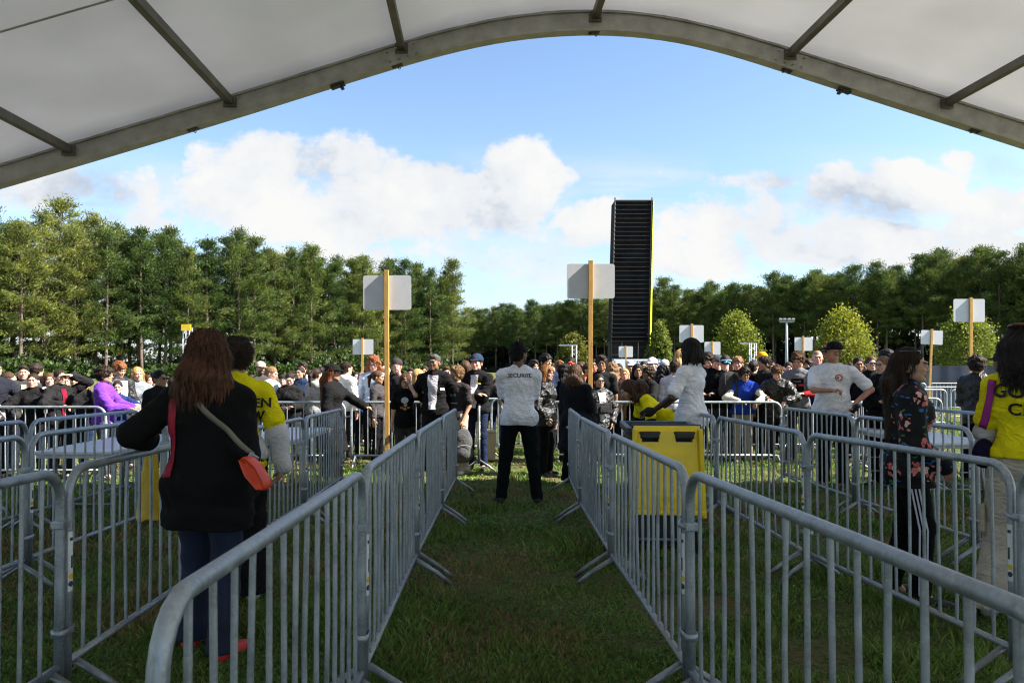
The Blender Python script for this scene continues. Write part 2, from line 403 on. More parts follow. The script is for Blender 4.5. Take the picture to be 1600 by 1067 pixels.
def make_pine(seed, **k):
    root = empty('pine_tree'); mb, me = pine_meshes(seed, **k)
    mb.build('trunk', M_bark, root); addobj('crown', me, M_needle, root)
    return root
def scatter_pines(protos, used, line, rows, spacing, rowgap, nrm, hfun, label, group, seed):
    r = random.Random(seed); (x0, y0), (x1, y1) = line; L = math.hypot(x1 - x0, y1 - y0); n = int(L / spacing)
    for j in range(rows):
        for i in range(n):
            f = (i + .5 + (j % 2) * .5 + r.uniform(-.3, .3)) / n
            x = x0 + (x1 - x0) * f + nrm[0] * (j * rowgap + r.uniform(-1, 1)); y = y0 + (y1 - y0) * f + nrm[1] * (j * rowgap + r.uniform(-1, 1))
            k = r.randrange(len(protos)); p = protos[k]
            o = p if not used[k] else copy_tree(p); used[k] = True
            o.location = (x, y, gz(y)); s = hfun(f) / 16.0 * r.uniform(.90, 1.07)
            if r.random() < .14: s *= r.uniform(1.03, 1.10)
            if r.random() < .15: s *= .86
            o.scale = (s, s, s); o.rotation_euler = (0, 0, r.uniform(0, 6.28))
            tag(o, label, 'tree', group)
pl = [make_pine(20 + i, H=16, low=l, spread=1.35, dens=1.5, gain=1.85) for i, l in enumerate((.10, .16, .24, .30, .20))]
scatter_pines(pl, [False] * 5, ((-66, 55), (-8.5, 116)), 3, 2.75, 3.2, (-.73, .69), lambda f: 17.3 - 1.5 * f,
              'tall sunlit pine with dark trunk in the stand at the left of the clearing', 'pines of the left stand', 3)
pr = [make_pine(40 + i, H=16, low=l, spread=1.35, dens=1.3, gain=1.9) for i, l in enumerate((.38, .46, .30, .42, .52))]
scatter_pines(pr, [False] * 5, ((-20, 152), (86, 92)), 4, 2.55, 4.0, (.49, .87), lambda f: float(np.interp(f, [0, .1, .44, .7, .86, 1], [11.8, 12.2, 13.9, 16.0, 17.3, 17.8])),
              'tall shaded pine with long bare trunk in the dark forest behind the right side', 'pines of the right forest', 4)

def undergrowth(name, line, width, n, hmax, seed, label, col, size=1.0):
    r = np.random.RandomState(seed); (x0, y0), (x1, y1) = line
    f = r.rand(n); w = (r.rand(n) - .3) * width; dx, dy = x1 - x0, y1 - y0; L = math.hypot(dx, dy)
    X = x0 + dx * f - dy / L * w; Y = y0 + dy * f + dx / L * w
    hh = hmax * (.25 + .75 * vnoise(X, Y, .22, seed)) * (.4 + .6 * vnoise(X, Y, .9, seed + 1))
    Z = r.rand(n) * hh - .25
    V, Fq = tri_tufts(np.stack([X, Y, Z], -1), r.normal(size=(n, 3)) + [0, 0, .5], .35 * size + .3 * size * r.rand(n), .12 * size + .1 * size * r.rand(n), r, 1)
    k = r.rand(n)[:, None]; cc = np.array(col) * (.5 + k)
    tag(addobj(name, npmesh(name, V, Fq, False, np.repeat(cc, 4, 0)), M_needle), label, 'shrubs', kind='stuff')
undergrowth('undergrowth', ((-66, 54), (-8, 115)), 6, 26000, 4.2, 61, 'low leafy shrubs and saplings along the foot of the left pines', (.05, .085, .018))
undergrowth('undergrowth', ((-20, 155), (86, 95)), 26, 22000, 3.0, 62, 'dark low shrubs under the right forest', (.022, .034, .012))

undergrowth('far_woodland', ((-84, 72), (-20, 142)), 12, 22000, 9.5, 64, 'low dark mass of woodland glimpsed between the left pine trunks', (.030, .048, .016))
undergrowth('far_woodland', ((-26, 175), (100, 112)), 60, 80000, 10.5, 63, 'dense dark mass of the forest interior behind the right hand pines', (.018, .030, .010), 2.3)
def round_tree(seed, H, W, col):
    r = np.random.RandomState(seed); root = empty('broadleaf_tree'); mb = MB()
    mb.tube([(0, 0, 0), (0.03, 0, H * .3), (0, .05, H * .9)], [.12, .09, .02], 7)
    tp, td = [], []
    nl = 90
    for i in range(nl):
        f = (i + .5) / nl; zc = H * (.16 + .80 * f); rad = W / 2 * (sin(pi * min(1, (.12 + .88 * f)) ** .72) ** .7) * (.75 + .25 * r.rand())
        az = i * 2.4; rad *= r.uniform(.72, 1.22); c = np.array([cos(az) * rad * .72, sin(az) * rad * .72, zc + r.normal() * .12])
        mb.tube([(0, 0, zc - .3), tuple(c)], [.03, .01], 3, cap=False)
        n = 110; tp.append(c + r.normal(size=(n, 3)) * np.array([.27, .27, .25]) * W / 4.0); td.append(c * [1, 1, 0] * .4 + [0, 0, .6] + r.normal(size=(n, 3)) * .8)
    tp = np.concatenate(tp); td = np.concatenate(td); n = len(tp)
    V, Fq = tri_tufts(tp, td, .13 + .10 * r.rand(n), .05 + .04 * r.rand(n), r, 1)
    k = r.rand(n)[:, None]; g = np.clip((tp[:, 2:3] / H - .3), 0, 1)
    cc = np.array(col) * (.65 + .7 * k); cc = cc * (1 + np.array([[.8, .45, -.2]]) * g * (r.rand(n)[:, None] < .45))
    mb.build('trunk', M_bark, root)
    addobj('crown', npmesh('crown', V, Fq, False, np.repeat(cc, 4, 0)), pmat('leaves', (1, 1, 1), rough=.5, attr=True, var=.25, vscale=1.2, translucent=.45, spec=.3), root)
    return root
for px, top, wpx, Y, c, lab, sd in (
    (895, 524, 60, 58, (.11, .125, .022), 'small round yellowing tree just left of the tall dark tower', 1),
    (1031, 505, 46, 58, (.13, .17, .03), 'narrow green tree partly behind the yellow edge of the dark tower', 2),
    (1152, 492, 92, 56, (.15, .19, .026), 'round yellow-green tree between the tower and the floodlight mast', 3),
    (1318, 487, 110, 56, (.19, .22, .026), 'large bright yellow-green tree behind the man in cap and white shirt', 4),
    (1510, 488, 108, 56, (.15, .19, .028), 'round green tree behind the rightmost big sign board', 5)):
    H = zpx(top, Y) + .27; t_ = round_tree(sd, H, wpx * Y / F, c); t_.location = at(px, Y); tag(t_, lab, 'tree', 'round broadleaf trees')

# ------------------------------------------------------------------ tent roof
TY = lambda X: 8.5 + .06 * X
def tent_xz(px, py):
    u = (px - 800) / F; X = u * 8.5 / (1 - .06 * u); return X, EYE + (HZ - py) / F * TY(X)
low_px = [(0, 294), (150, 250), (300, 205), (450, 159), (530, 133), (620, 105), (700, 82), (760, 67), (840, 56), (925, 52), (990, 54), (1050, 62), (1120, 77), (1225, 112), (1400, 168), (1600, 232)]
up_px = [(0, 268), (150, 223), (300, 178), (450, 133), (530, 107), (620, 79), (700, 55), (760, 41), (840, 29), (925, 25), (990, 28), (1050, 37), (1120, 53), (1225, 85), (1400, 139), (1600, 202)]
def prof(pp, zo=0.0):
    q = [tent_xz(*p) for p in pp]
    x = np.array([a for a, b in q]); z = np.array([b for a, b in q])
    sl = (z[1] - z[0]) / (x[1] - x[0]); sr = (z[-1] - z[-2]) / (x[-1] - x[-2])
    x = np.concatenate([[-9.2], x, [11.2]]); z = np.concatenate([[z[0] + sl * (-9.2 - x[1])], z, [z[-1] + sr * (11.2 - x[-2])]])
    xs = np.linspace(-9.2, 11.2, 103)
    zs = np.interp(xs, x, z); ker = np.ones(7) / 7
    zp = np.concatenate([zs[0] + (zs[0] - zs[1:4])[::-1], zs, zs[-1] + (zs[-1] - zs[-4:-1])[::-1]])
    return xs, np.convolve(zp, ker, 'valid') + zo
XS, ZL = prof(low_px); _, ZU = prof(up_px)
zroof = lambda X: float(np.interp(X, XS, ZU))
AX = Vector((-.054, 1, 0)).normalized()
M_alu = pmat('weathered_aluminium', (.41, .395, .375), rough=.5, metal=.30, var=.20, vscale=6, bump=.2, bscale=30)
M_alud = pmat('dark_aluminium', (.15, .14, .125), rough=.55, metal=.4, var=.2, vscale=5)
def tent():
    root = empty('event_tent', (0, 8.5, 0)); off = Vector((0, -8.5, 0))
    tag(root, 'large white tent roof on curved aluminium frame overhead', 'tent')
    for a, back in enumerate((0.0, 5.0, 10.0, 15.0)):
        mb = MB(); n = len(XS); th = .11
        vs = []
        for i in range(n):
            X = XS[i]; b = Vector((X, TY(X), 0)) - AX * back + off
            for dy, z in ((0, ZL[i]), (0, ZU[i] + .015), (-th, ZU[i] + .015), (-th, ZL[i])): vs.append(b + AX * dy + Vector((0, 0, z)))
        fs = [(i * 4 + k, i * 4 + (k + 1) % 4, (i + 1) * 4 + (k + 1) % 4, (i + 1) * 4 + k) for i in range(n - 1) for k in range(4)]
        mb.add(vs, fs, False)
        # lips top and bottom
        for zz, hh in ((ZL, -.012), (ZU, .0)):
            v2 = []
            for i in range(n):
                X = XS[i]; b = Vector((X, TY(X), 0)) - AX * back + off
                for dy, z in ((-th - .022, zz[i] + hh), (-th - .022, zz[i] + hh + .028), (.012, zz[i] + hh + .028), (.012, zz[i] + hh)): v2.append(b + AX * dy + Vector((0, 0, z)))
            mb.add(v2, fs, False)
        ar = mb.build('arch_beam', M_alu, root)
        for X in (XS[0], XS[-1]):
            m2 = MB(); b = Vector((X, TY(X), 0)) - AX * (back + .055) + off; zt = float(np.interp(X, XS, ZU))
            m2.box(b + Vector((0, 0, zt / 2 - .1)), (.13, .11, zt + .2)); m2.build('column', M_alu, root)
        if a == 0:
            for px in (630, 1228):   # splice plates with bolts
                X, z = tent_xz(px, 0); z = float((np.interp(X, XS, ZL) + np.interp(X, XS, ZU)) / 2); sl = (np.interp(X + .1, XS, ZL) - np.interp(X - .1, XS, ZL)) / .2
                R = Matrix.Rotation(-math.atan(sl), 3, 'Y'); m3 = MB(); c = Vector((X, TY(X) - .122, z)) + off
                m3.box(c, (.42, .014, .17), R)
                for bx in (-.16, -.05, .05, .16):
                    for bz in (-.055, .055): m3.box(c + R @ Vector((bx, -.016, bz)), (.022, .022, .022), R)
                m3.build('splice_plate', M_alu, ar)
            for px, kind in ((530, 1), (1315, 1), (305, 0), (622, 0), (927, 0), (1226, 0), (1518, 0)):
                X, _z = tent_xz(px, 0); z = float(np.interp(X, XS, ZL)); sl = (np.interp(X + .1, XS, ZL) - np.interp(X - .1, XS, ZL)) / .2
                R = Matrix.Rotation(-math.atan(sl), 3, 'Y'); m3 = MB(); c = Vector((X, TY(X) - .06, z)) + off
                if kind:
                    m3.box(c + Vector((0, 0, -.035)), (.17, .08, .026), R, .006); m3.box(c + Vector((-.055, 0, -.055)), (.04, .07, .03), R, .006); m3.box(c + Vector((.05, 0, -.055)), (.04, .07, .03), R, .006)
                    m3.build('bracket', pmat('black_metal', (.02, .02, .022), rough=.5), ar)
                else:
                    m3.box(c + Vector((0, 0, -.012)), (.13, .07, .014), R, .003); m3.box(c + Vector((-.04, 0, -.026)), (.022, .04, .02), R, .003)
                    m3.tube([c + Vector((.02, 0, -.02)), c + Vector((.012, 0, -.045)), c + Vector((.03, 0, -.054)), c + Vector((.04, 0, -.03))], .005, 6)
                    m3.build('eyelet', pmat('black_metal', (.02, .02, .022), rough=.5), ar)
    # purlins
    for px, py in ((118, 235), (366, 160), (630, 88), (928, 42), (1228, 95), (1470, 165), (-130, 0), (1730, 0)):
        u = (px - 800) / F; X = u * 8.5 / (1 - .06 * u); z = float(np.interp(X, XS, ZU)) - .045
        p0 = Vector((X, TY(X) - .12, z)) + off; p1 = p0 - AX * 15
        m = MB(); d = (p1 - p0); R = Matrix.Rotation(math.atan2(AX.y, AX.x) - pi / 2, 3, 'Z'); m.box((p0 + p1) / 2, (.075, d.length, .085), R, 0)
        m.build('purlin', M_alud, root)
        m = MB(); m.box(p0 + AX * -.012 + Vector((0, 0, -.01)), (.15, .02, .12), R, .004)
        for s in (-1, 1): m.box(p0 + AX * -.02 + Vector((.055 * s, 0, -.03)), (.02, .03, .02), R)
        m.build('purlin_bracket', M_alud, root)
    # fabric: per bay, a membrane that sags slightly between the arches
    NB = 10
    for bay in range(3):
        vs = []
        for j in range(NB + 1):
            f = j / NB; back = 5 * bay + 5 * f
            for i, X in enumerate(XS):
                b = Vector((X, TY(X), 0)) - AX * back + off; sag = .05 * sin(pi * f) + .006 * sin(X * 9 + f * 3)
                vs.append(b + Vector((0, 0, ZU[i] + .03 - sag * .7)))
        n = len(XS); fs = [(j * n + i, j * n + i + 1, (j + 1) * n + i + 1, (j + 1) * n + i) for j in range(NB) for i in range(n - 1)]
        m = MB(); m.add(vs, fs, True)
        mt = pmat('tent_fabric', (.80, .80, .81), rough=.6, var=.05, vscale=.9, bump=.5, bscale=1.6, translucent=.31, spec=.3)
        o = m.build('roof_membrane', mt, root)
        md = o.modifiers.new('thick', 'SOLIDIFY'); md.thickness = .004
        # welded seam
        m = MB(); pts = []
        for X in XS:
            b = Vector((X, TY(X), 0)) - AX * (5 * bay + 2.45) + off; pts.append(b + Vector((0, 0, float(np.interp(X, XS, ZU)) - .014)))
        m.tube(pts, .009, 5); m.build('seam', pmat('seam_weld', (.45, .44, .42), rough=.7), o)
tent()
# ------------------------------------------------------------------ crowd barriers
M_white = pmat('white_sticker', (.72, .74, .76), rough=.4, var=.06, vscale=30)
def barrier_proto(n=12, L=2.0, sticker=True, full=True):
    root = empty('crowd_barrier'); h = L / 2; jr = random.Random(n); zt = 1.03; zb = .19; r = .13
    m = MB(); path = [(-h, 0, .13), (-h, 0, .5), (-h, 0, zt - r)]
    path += [(-h + r - r * cos(a), 0, zt - r + r * sin(a)) for a in np.linspace(.2, pi / 2, 6)]
    path += [(x, 0, zt) for x in (-h * .5, 0, h * .5)]
    path += [(h - r + r * sin(a), 0, zt - r + r * cos(a)) for a in np.linspace(0, pi / 2 - .2, 6)] + [(h, 0, zt - r), (h, 0, .5), (h, 0, .13)]
    m.tube(path, .0205, n); m.build('frame', galv(), root)
    m = MB(); m.tube([(-h, 0, zb), (h, 0, zb)], .0165, max(6, n - 2)); m.build('bottom_rail', galv(), root)
    m = MB()
    for i in range(14):
        x = -h + L * (i + 1) / 15; zz = zt if 1 <= i <= 12 else zt - .008; j = jr.uniform(-.004, .004); j2 = jr.gauss(0, .004)
        m.tube([(x + j, 0, zb), (x + j * .3, j2, .6), (x - j * .5, 0, zz)], .0088, max(5, n - 4), cap=False)
    m.build('bars', galv(), root)
    for s in (-1, 1):
        m = MB(); x = s * h
        x -= s * .06
        for q in (-1, 1): m.tube([(x, 0, zb - .01), (x, q * .15, .085), (x, q * .255, .002)], [.0165, .0165, .0165], max(6, n - 2))
        m.build('foot', galv(), root)
    if full:
        for z, ln in ((.335, .075),):   # closed loop round both posts
            m = MB(); pts = []
            for a in np.linspace(0, 2 * pi, 17)[:-1]:
                pts.append((h + .025 + (.027 * cos(a)) + (.025 if cos(a) > 0 else -.025), .027 * sin(a)))
            vs = [(x, y, z - .016) for x, y in pts] + [(x, y, z + .016) for x, y in pts] + [(x * 1 + (.004 if x > h + .025 else -.004), y * 1.14, z + .016) for x, y in pts] + [(x + (.004 if x > h + .025 else -.004), y * 1.14, z - .016) for x, y in pts]
            k = len(pts); fs = []
            for a in range(4):
                b = (a + 1) % 4; fs += [(a * k + i, a * k + (i + 1) % k, b * k + (i + 1) % k, b * k + i) for i in range(k)]
            m.add(vs, fs); m.build('coupling_loop', galv(), root)
        m = MB(); m.tube([(h - .02, .022, .80), (h + .03, .034, .80), (h + .075, .020, .805), (h + .085, -.01, .82)], .011, 7)
        m.box((h - .002, 0, .80), (.052, .056, .035), None, .006); m.build('hook', galv(), root)
    if sticker:
        for s in (-1,):
            for sy in (-1, 1):
                def strip(z0, z1, a0, a1, rr, nn=6):
                    vs = []; fs = []
                    for i in range(nn + 1):
                        a = a0 + (a1 - a0) * i / nn; vs += [(-h + rr * cos(a), rr * sin(a) * sy, z0), (-h + rr * cos(a), rr * sin(a) * sy, z1)]
                    for i in range(nn): fs.append((2 * i, 2 * i + 1, 2 * i + 3, 2 * i + 2))
                    return vs, fs
                c0 = pi * .62
                m = MB(); m.add(*strip(.50, .76, c0 - .62, c0 + .62, .0212)); st = m.build('sticker', M_white, root)
                m = MB(); m.add(*strip(.60, .655, c0 - .45, c0 + .05, .0218)); m.build('printed_block', pmat('print_dark', (.03, .07, .06), rough=.5), st); m = MB(); m.add(*strip(.72, .735, c0 - .5, c0 + .3, .0218)); m.build('printed_line', pmat('print_dark', (.03, .07, .06), rough=.5), st)
                for zc, colr, nm in ((.565, (.75, .50, .03), 'yellow_dot'), (.532, (.03, .05, .08), 'dark_dot')):
                    vs = [(-h + .0220 * cos(c0), .0220 * sin(c0) * sy, zc)]; k = 14
                    for i in range(k):
                        a = c0 + .55 * cos(2 * pi * i / k); vs.append((-h + .0220 * cos(a), .0220 * sin(a) * sy, zc + .0125 * sin(2 * pi * i / k)))
                    m = MB(); m.add(vs, [(0, i + 1, (i + 1) % k + 1) for i in range(k)]); m.build(nm, pmat('print_' + nm, colr, rough=.5), st)
    return root
bar_hi = barrier_proto(14); bar_mid = barrier_proto(8); bar_lo = barrier_proto(6, sticker=False, full=False)
_used = {}
def place_barrier(proto, a, b, label, group):
    k_ = .955 if group == G1 else 1.0
    """a, b: ground points of the two ends (a = nearer / left end)"""
    k = id(proto); o = proto if k not in _used else copy_tree(proto); _used[k] = 1
    a = (a[0] * k_, a[1] * k_); b = (b[0] * k_, b[1] * k_); A = Vector((a[0], a[1], gz(a[1]))); B = Vector((b[0], b[1], gz(b[1]))); d = B - A; L = d.length; x = d.normalized()
    zz = Vector((0, 0, 1)); y = zz.cross(x).normalized(); z = x.cross(y)
    M = Matrix((x, y, z)).transposed().to_4x4(); M.translation = (A + B) / 2
    o.matrix_world = M @ Matrix.Diagonal(((L - .055) / 2.0, 1, 1, 1))
    return tag(o, label, 'barrier', group)
G1 = 'grey metal crowd barriers of the entrance lanes'
# the two long lines along the middle lane, each from the camera outwards
Lline = [(-.655, 1.28), (-.668, 3.20), (-.707, 5.28), (-.719, 7.32), (-.734, 9.34)]
Rline = [(.955, 1.15), (.795, 3.22), (.736, 5.30), (.712, 7.45), (.757, 9.42)]
ordn = ['nearest of all, rail curving down', 'second from the camera', 'third from the camera', 'farthest, ending beside the security guard']
for i in range(4):
    place_barrier(bar_hi if i < 2 else bar_mid, Lline[i], Lline[i + 1], 'steel barrier left of middle lane, ' + ordn[i], G1)
    place_barrier(bar_hi if i < 2 else bar_mid, Rline[i], Rline[i + 1], 'steel barrier right of middle lane, ' + ordn[i].replace(', rail curving down', '').replace('beside the security guard', 'beside the woman in the long black coat'), G1)
def line(pts, labs, hi=()):
    for i, lb in enumerate(labs):
        place_barrier(bar_hi if i in hi else bar_mid, pts[i], pts[i + 1], lb, G1)
line([(-2.02, 1.22), (-2.045, 3.26), (-2.11, 5.33), (-2.14, 7.37), (-2.225, 9.36)],
     ['steel barrier at the bottom left edge of the picture', 'steel barrier the woman in the black coat leans on', 'steel barrier just right of the person in the yellow crew shirt', 'steel barrier in front of the woman with black cap and long hair'], hi=(0, 1))
line([(-3.42, 3.08), (-3.49, 5.15), (-3.49, 7.2), (-3.5, 9.25)],
     ['steel barrier of the third left line, cut by the left edge', 'steel barrier crossing in front of the white folding table at the left', 'steel barrier behind the woman in the black coat, beyond the table'])
line([(-4.6, 4.8), (-4.65, 6.88), (-4.65, 8.95)],
     ['steel barrier at the left edge, behind the third line', 'steel barrier running behind the white folding table at the left'])
place_barrier(bar_mid, (-5.95, 5.9), (-5.75, 7.95), 'steel barrier whose rounded corner just shows at the far left', G1)
line([(2.50, 1.42), (2.42, 3.42), (2.19, 5.32), (2.155, 7.55), (2.07, 9.62)],
     ['steel barrier at the bottom right corner of the picture', 'steel barrier in front of the woman in the floral jacket', 'steel barrier right of the yellow bin', 'steel barrier in front of the guard with dreadlocks'], hi=(0, 1))
line([(3.80, 3.70), (3.74, 5.78), (3.69, 7.70), (3.69, 9.75)],
     ['steel barrier behind the woman in the yellow shirt, near end hidden', 'steel barrier directly behind the woman in the floral jacket', 'steel barrier below the man in cap and white shirt'])
line([(5.45, 5.2), (5.42, 7.25), (5.40, 9.3), (5.40, 11.3)],
     ['steel barrier in front of the right white table, beside the yellow shirt', 'steel barrier beyond the floral jacket, left of the yellow shirt', 'steel barrier farthest along the fifth lane at the right'])
G2 = 'crowd barriers holding back the waiting people'
def xrow(Y, pxs, labs, proto=None, g=G2):
    for (a, b), lb in zip(pxs, labs): place_barrier(proto or bar_mid, at(a, Y), at(b, Y), lb, g)
def xrow_m(Y, x0, n, labs, g=G2, proto=None):
    for i in range(n): place_barrier(proto or bar_mid, (x0 + 2.05 * i, Y), (x0 + 2.05 * (i + 1), Y + .02), labs[i], g)
xrow_m(9.55, -9.5, 2, ['sunlit barrier cut by the left edge with people leaning on it', 'sunlit barrier under the hands of the woman shading her eyes'])
place_barrier(bar_mid, (-4.62, 11.3), (-2.62, 11.35), 'sunlit barrier in front of the girl in the black zip hoodie', G2)
place_barrier(bar_mid, (-2.57, 11.35), (-.60, 11.38), 'sunlit barrier behind the wooden pole of the left big sign', G2)
place_barrier(bar_mid, (-.50, 10.75), (-.46, 12.8), 'barrier seen end-on beside the grey backpack', G2)
place_barrier(bar_mid, (-.40, 13.0), (1.6, 13.0), 'sunlit barrier behind the legs of the guard in white', G2)
place_barrier(bar_mid, (.45, 11.5), (2.42, 11.45), 'sunlit barrier behind the person bending in a yellow shirt', G2)
place_barrier(bar_mid, (2.42, 11.42), (4.30, 11.38), 'sunlit barrier under the arms of the boy in the blue vest', G2)
place_barrier(bar_mid, (4.75, 11.4), (6.75, 11.4), 'sunlit barrier behind the man in cap and white shirt', G2)
for i, (x, Y) in enumerate(((-6.3, 13.0), (-4.2, 13.05), (-2.1, 13.1), (1.75, 13.2), (3.85, 13.2), (6.0, 13.3))):
    place_barrier(bar_mid, (x, Y), (x + 2.0, Y), 'sunlit barrier of the second row, hidden among the waiting people', G2)
for i, Y in enumerate((18.6, 20.7, 24.8)):
    for k in range(4): place_barrier(bar_lo, (9.3 + 2.05 * k + .25 * i * 2, Y), (11.3 + 2.05 * k + .25 * i * 2, Y), 'bright sunlit barrier in the empty queue rows before the dark blue fence', 'far barriers in front of the blue fence')
for k in range(9): place_barrier(bar_lo, (-20.5 + 2.05 * k, 31), (-18.5 + 2.05 * k, 31), 'distant barrier in the row before the left pines', 'far barriers in front of the left pines')

# ------------------------------------------------------------------ sign boards on wooden poles
M_wood = pmat('raw_pine_wood', (.50, .28, .075), rough=.7, var=.22, vscale=4, bump=.3, bscale=25)
M_board = pmat('white_panel', (.66, .67, .70), rough=.45, var=.05, vscale=3, translucent=.18)
def sign(px0, px1, py0, py1, pole_px, pole_top, Y, label, tilt=0.0, zb=None):
    X0, X1 = (px0 - 800) * Y / F, (px1 - 800) * Y / F; Zb, Zt = zpx(py1, Y), zpx(py0, Y); xp = (pole_px - 800) * Y / F
    root = empty('sign_board', (xp, Y, gz(Y)), 0); g = gz(Y); top = zpx(pole_top, Y) - g
    m = MB(); m.box((0, 0, top / 2 - .1), (.068, .048, top + .2), None, .004); m.build('pole', M_wood, root)
    w, h = X1 - X0, Zt - Zb; cx = (X0 + X1) / 2 - xp; cz = (Zb + Zt) / 2 - g; r = min(w, h) * .07; pts = []
    for sx, sz, a0 in ((1, 1, 0), (-1, 1, pi / 2), (-1, -1, pi), (1, -1, 1.5 * pi)):
        for k in range(5):
            a = a0 + k * pi / 8; pts.append((cx + sx * (w / 2 - r) + r * cos(a), cz + sz * (h / 2 - r) + r * sin(a)))
    n = len(pts); vs = [(x, .027, z) for x, z in pts] + [(x, .036, z) for x, z in pts]
    m = MB(); m.add(vs, [tuple(range(n)), tuple(range(2 * n - 1, n - 1, -1))] + [(i, i + n, (i + 1) % n + n, (i + 1) % n) for i in range(n)], False)
    m.build('panel', M_board, root)
    root.rotation_euler = (0, tilt, 0); tag(root, label, 'sign', 'blank white sign backs on wooden poles')
sign(568, 643, 430, 484, 605, 422, 11.1, 'large white sign back on wooden pole standing before the left pines', tilt=-.004)
sign(885, 960, 412, 466, 922, 407, 11.1, 'large white sign back on wooden pole overlapping the dark tower', tilt=.003)
sign(551, 583, 530, 554, 566, 528, 25.0, 'small white sign back left of the big left sign pole')
sign(1062, 1100, 508, 535, 1081, 506, 21.5, 'white sign back above the guard with dreadlocks')
sign(967, 989, 541, 558, 978, 540, 37.0, 'tiny white sign back in front of the foot of the dark tower')
sign(1101, 1126, 534, 554, 1113, 533, 32.0, 'small white sign back right of the guard with dreadlocks')
sign(1242, 1270, 527, 548, 1255, 525, 29.0, 'small white sign back left of the man in black cap')
sign(1435, 1469, 516, 538, 1451, 514, 24.0, 'small tilted white sign back above the floral jacket woman', tilt=.04)
sign(1491, 1540, 467, 503, 1517, 465, 17.0, 'white sign back on tall pole at the right, before a round tree')

# ------------------------------------------------------------------ folding tables
def table(x0, x1, y0, y1, label):
    root = empty('folding_table', ((x0 + x1) / 2, (y0 + y1) / 2, gz((y0 + y1) / 2))); w, l = x1 - x0, y1 - y0
    M = pmat('white_plastic', (.62, .64, .68), rough=.4, var=.05)
    m = MB(); m.box((0, 0, .735), (w, l, .035), None, .012); m.box((0, 0, .70), (w - .05, l - .06, .03), None, .008); m.build('tabletop', M, root)
    ml = pmat('grey_tube', (.22, .23, .24), rough=.4, metal=.5)
    for s in (-1, 1):
        m = MB(); y = s * (l / 2 - .25)
        for q in (-1, 1): m.tube([(q * (w / 2 - .08), y, .70), (q * (w / 2 - .05), y + s * .05, .01)], .014, 8)
        m.tube([(-(w / 2 - .06), y + s * .03, .22), (w / 2 - .06, y + s * .03, .22)], .011, 8); m.build('leg', ml, root)
        m = MB(); m.tube([(0, y, .4), (0, y - s * .35, .69)], .009, 6); m.tube([(-(w / 2 - .07), y, .4), (w / 2 - .07, y, .4)], .009, 6); m.build('brace', ml, root)
    tag(root, label, 'table', 'white folding tables in the lanes'); return root
table(-4.5, -3.78, 6.7, 8.4, 'white folding table behind the barriers at the left')
table(-3.1, -2.42, 7.9, 9.5, 'white folding table beyond the person in the yellow crew shirt')
table(4.45, 5.2, 7.6, 9.4, 'white folding table between barriers at the right, beside the yellow shirt')

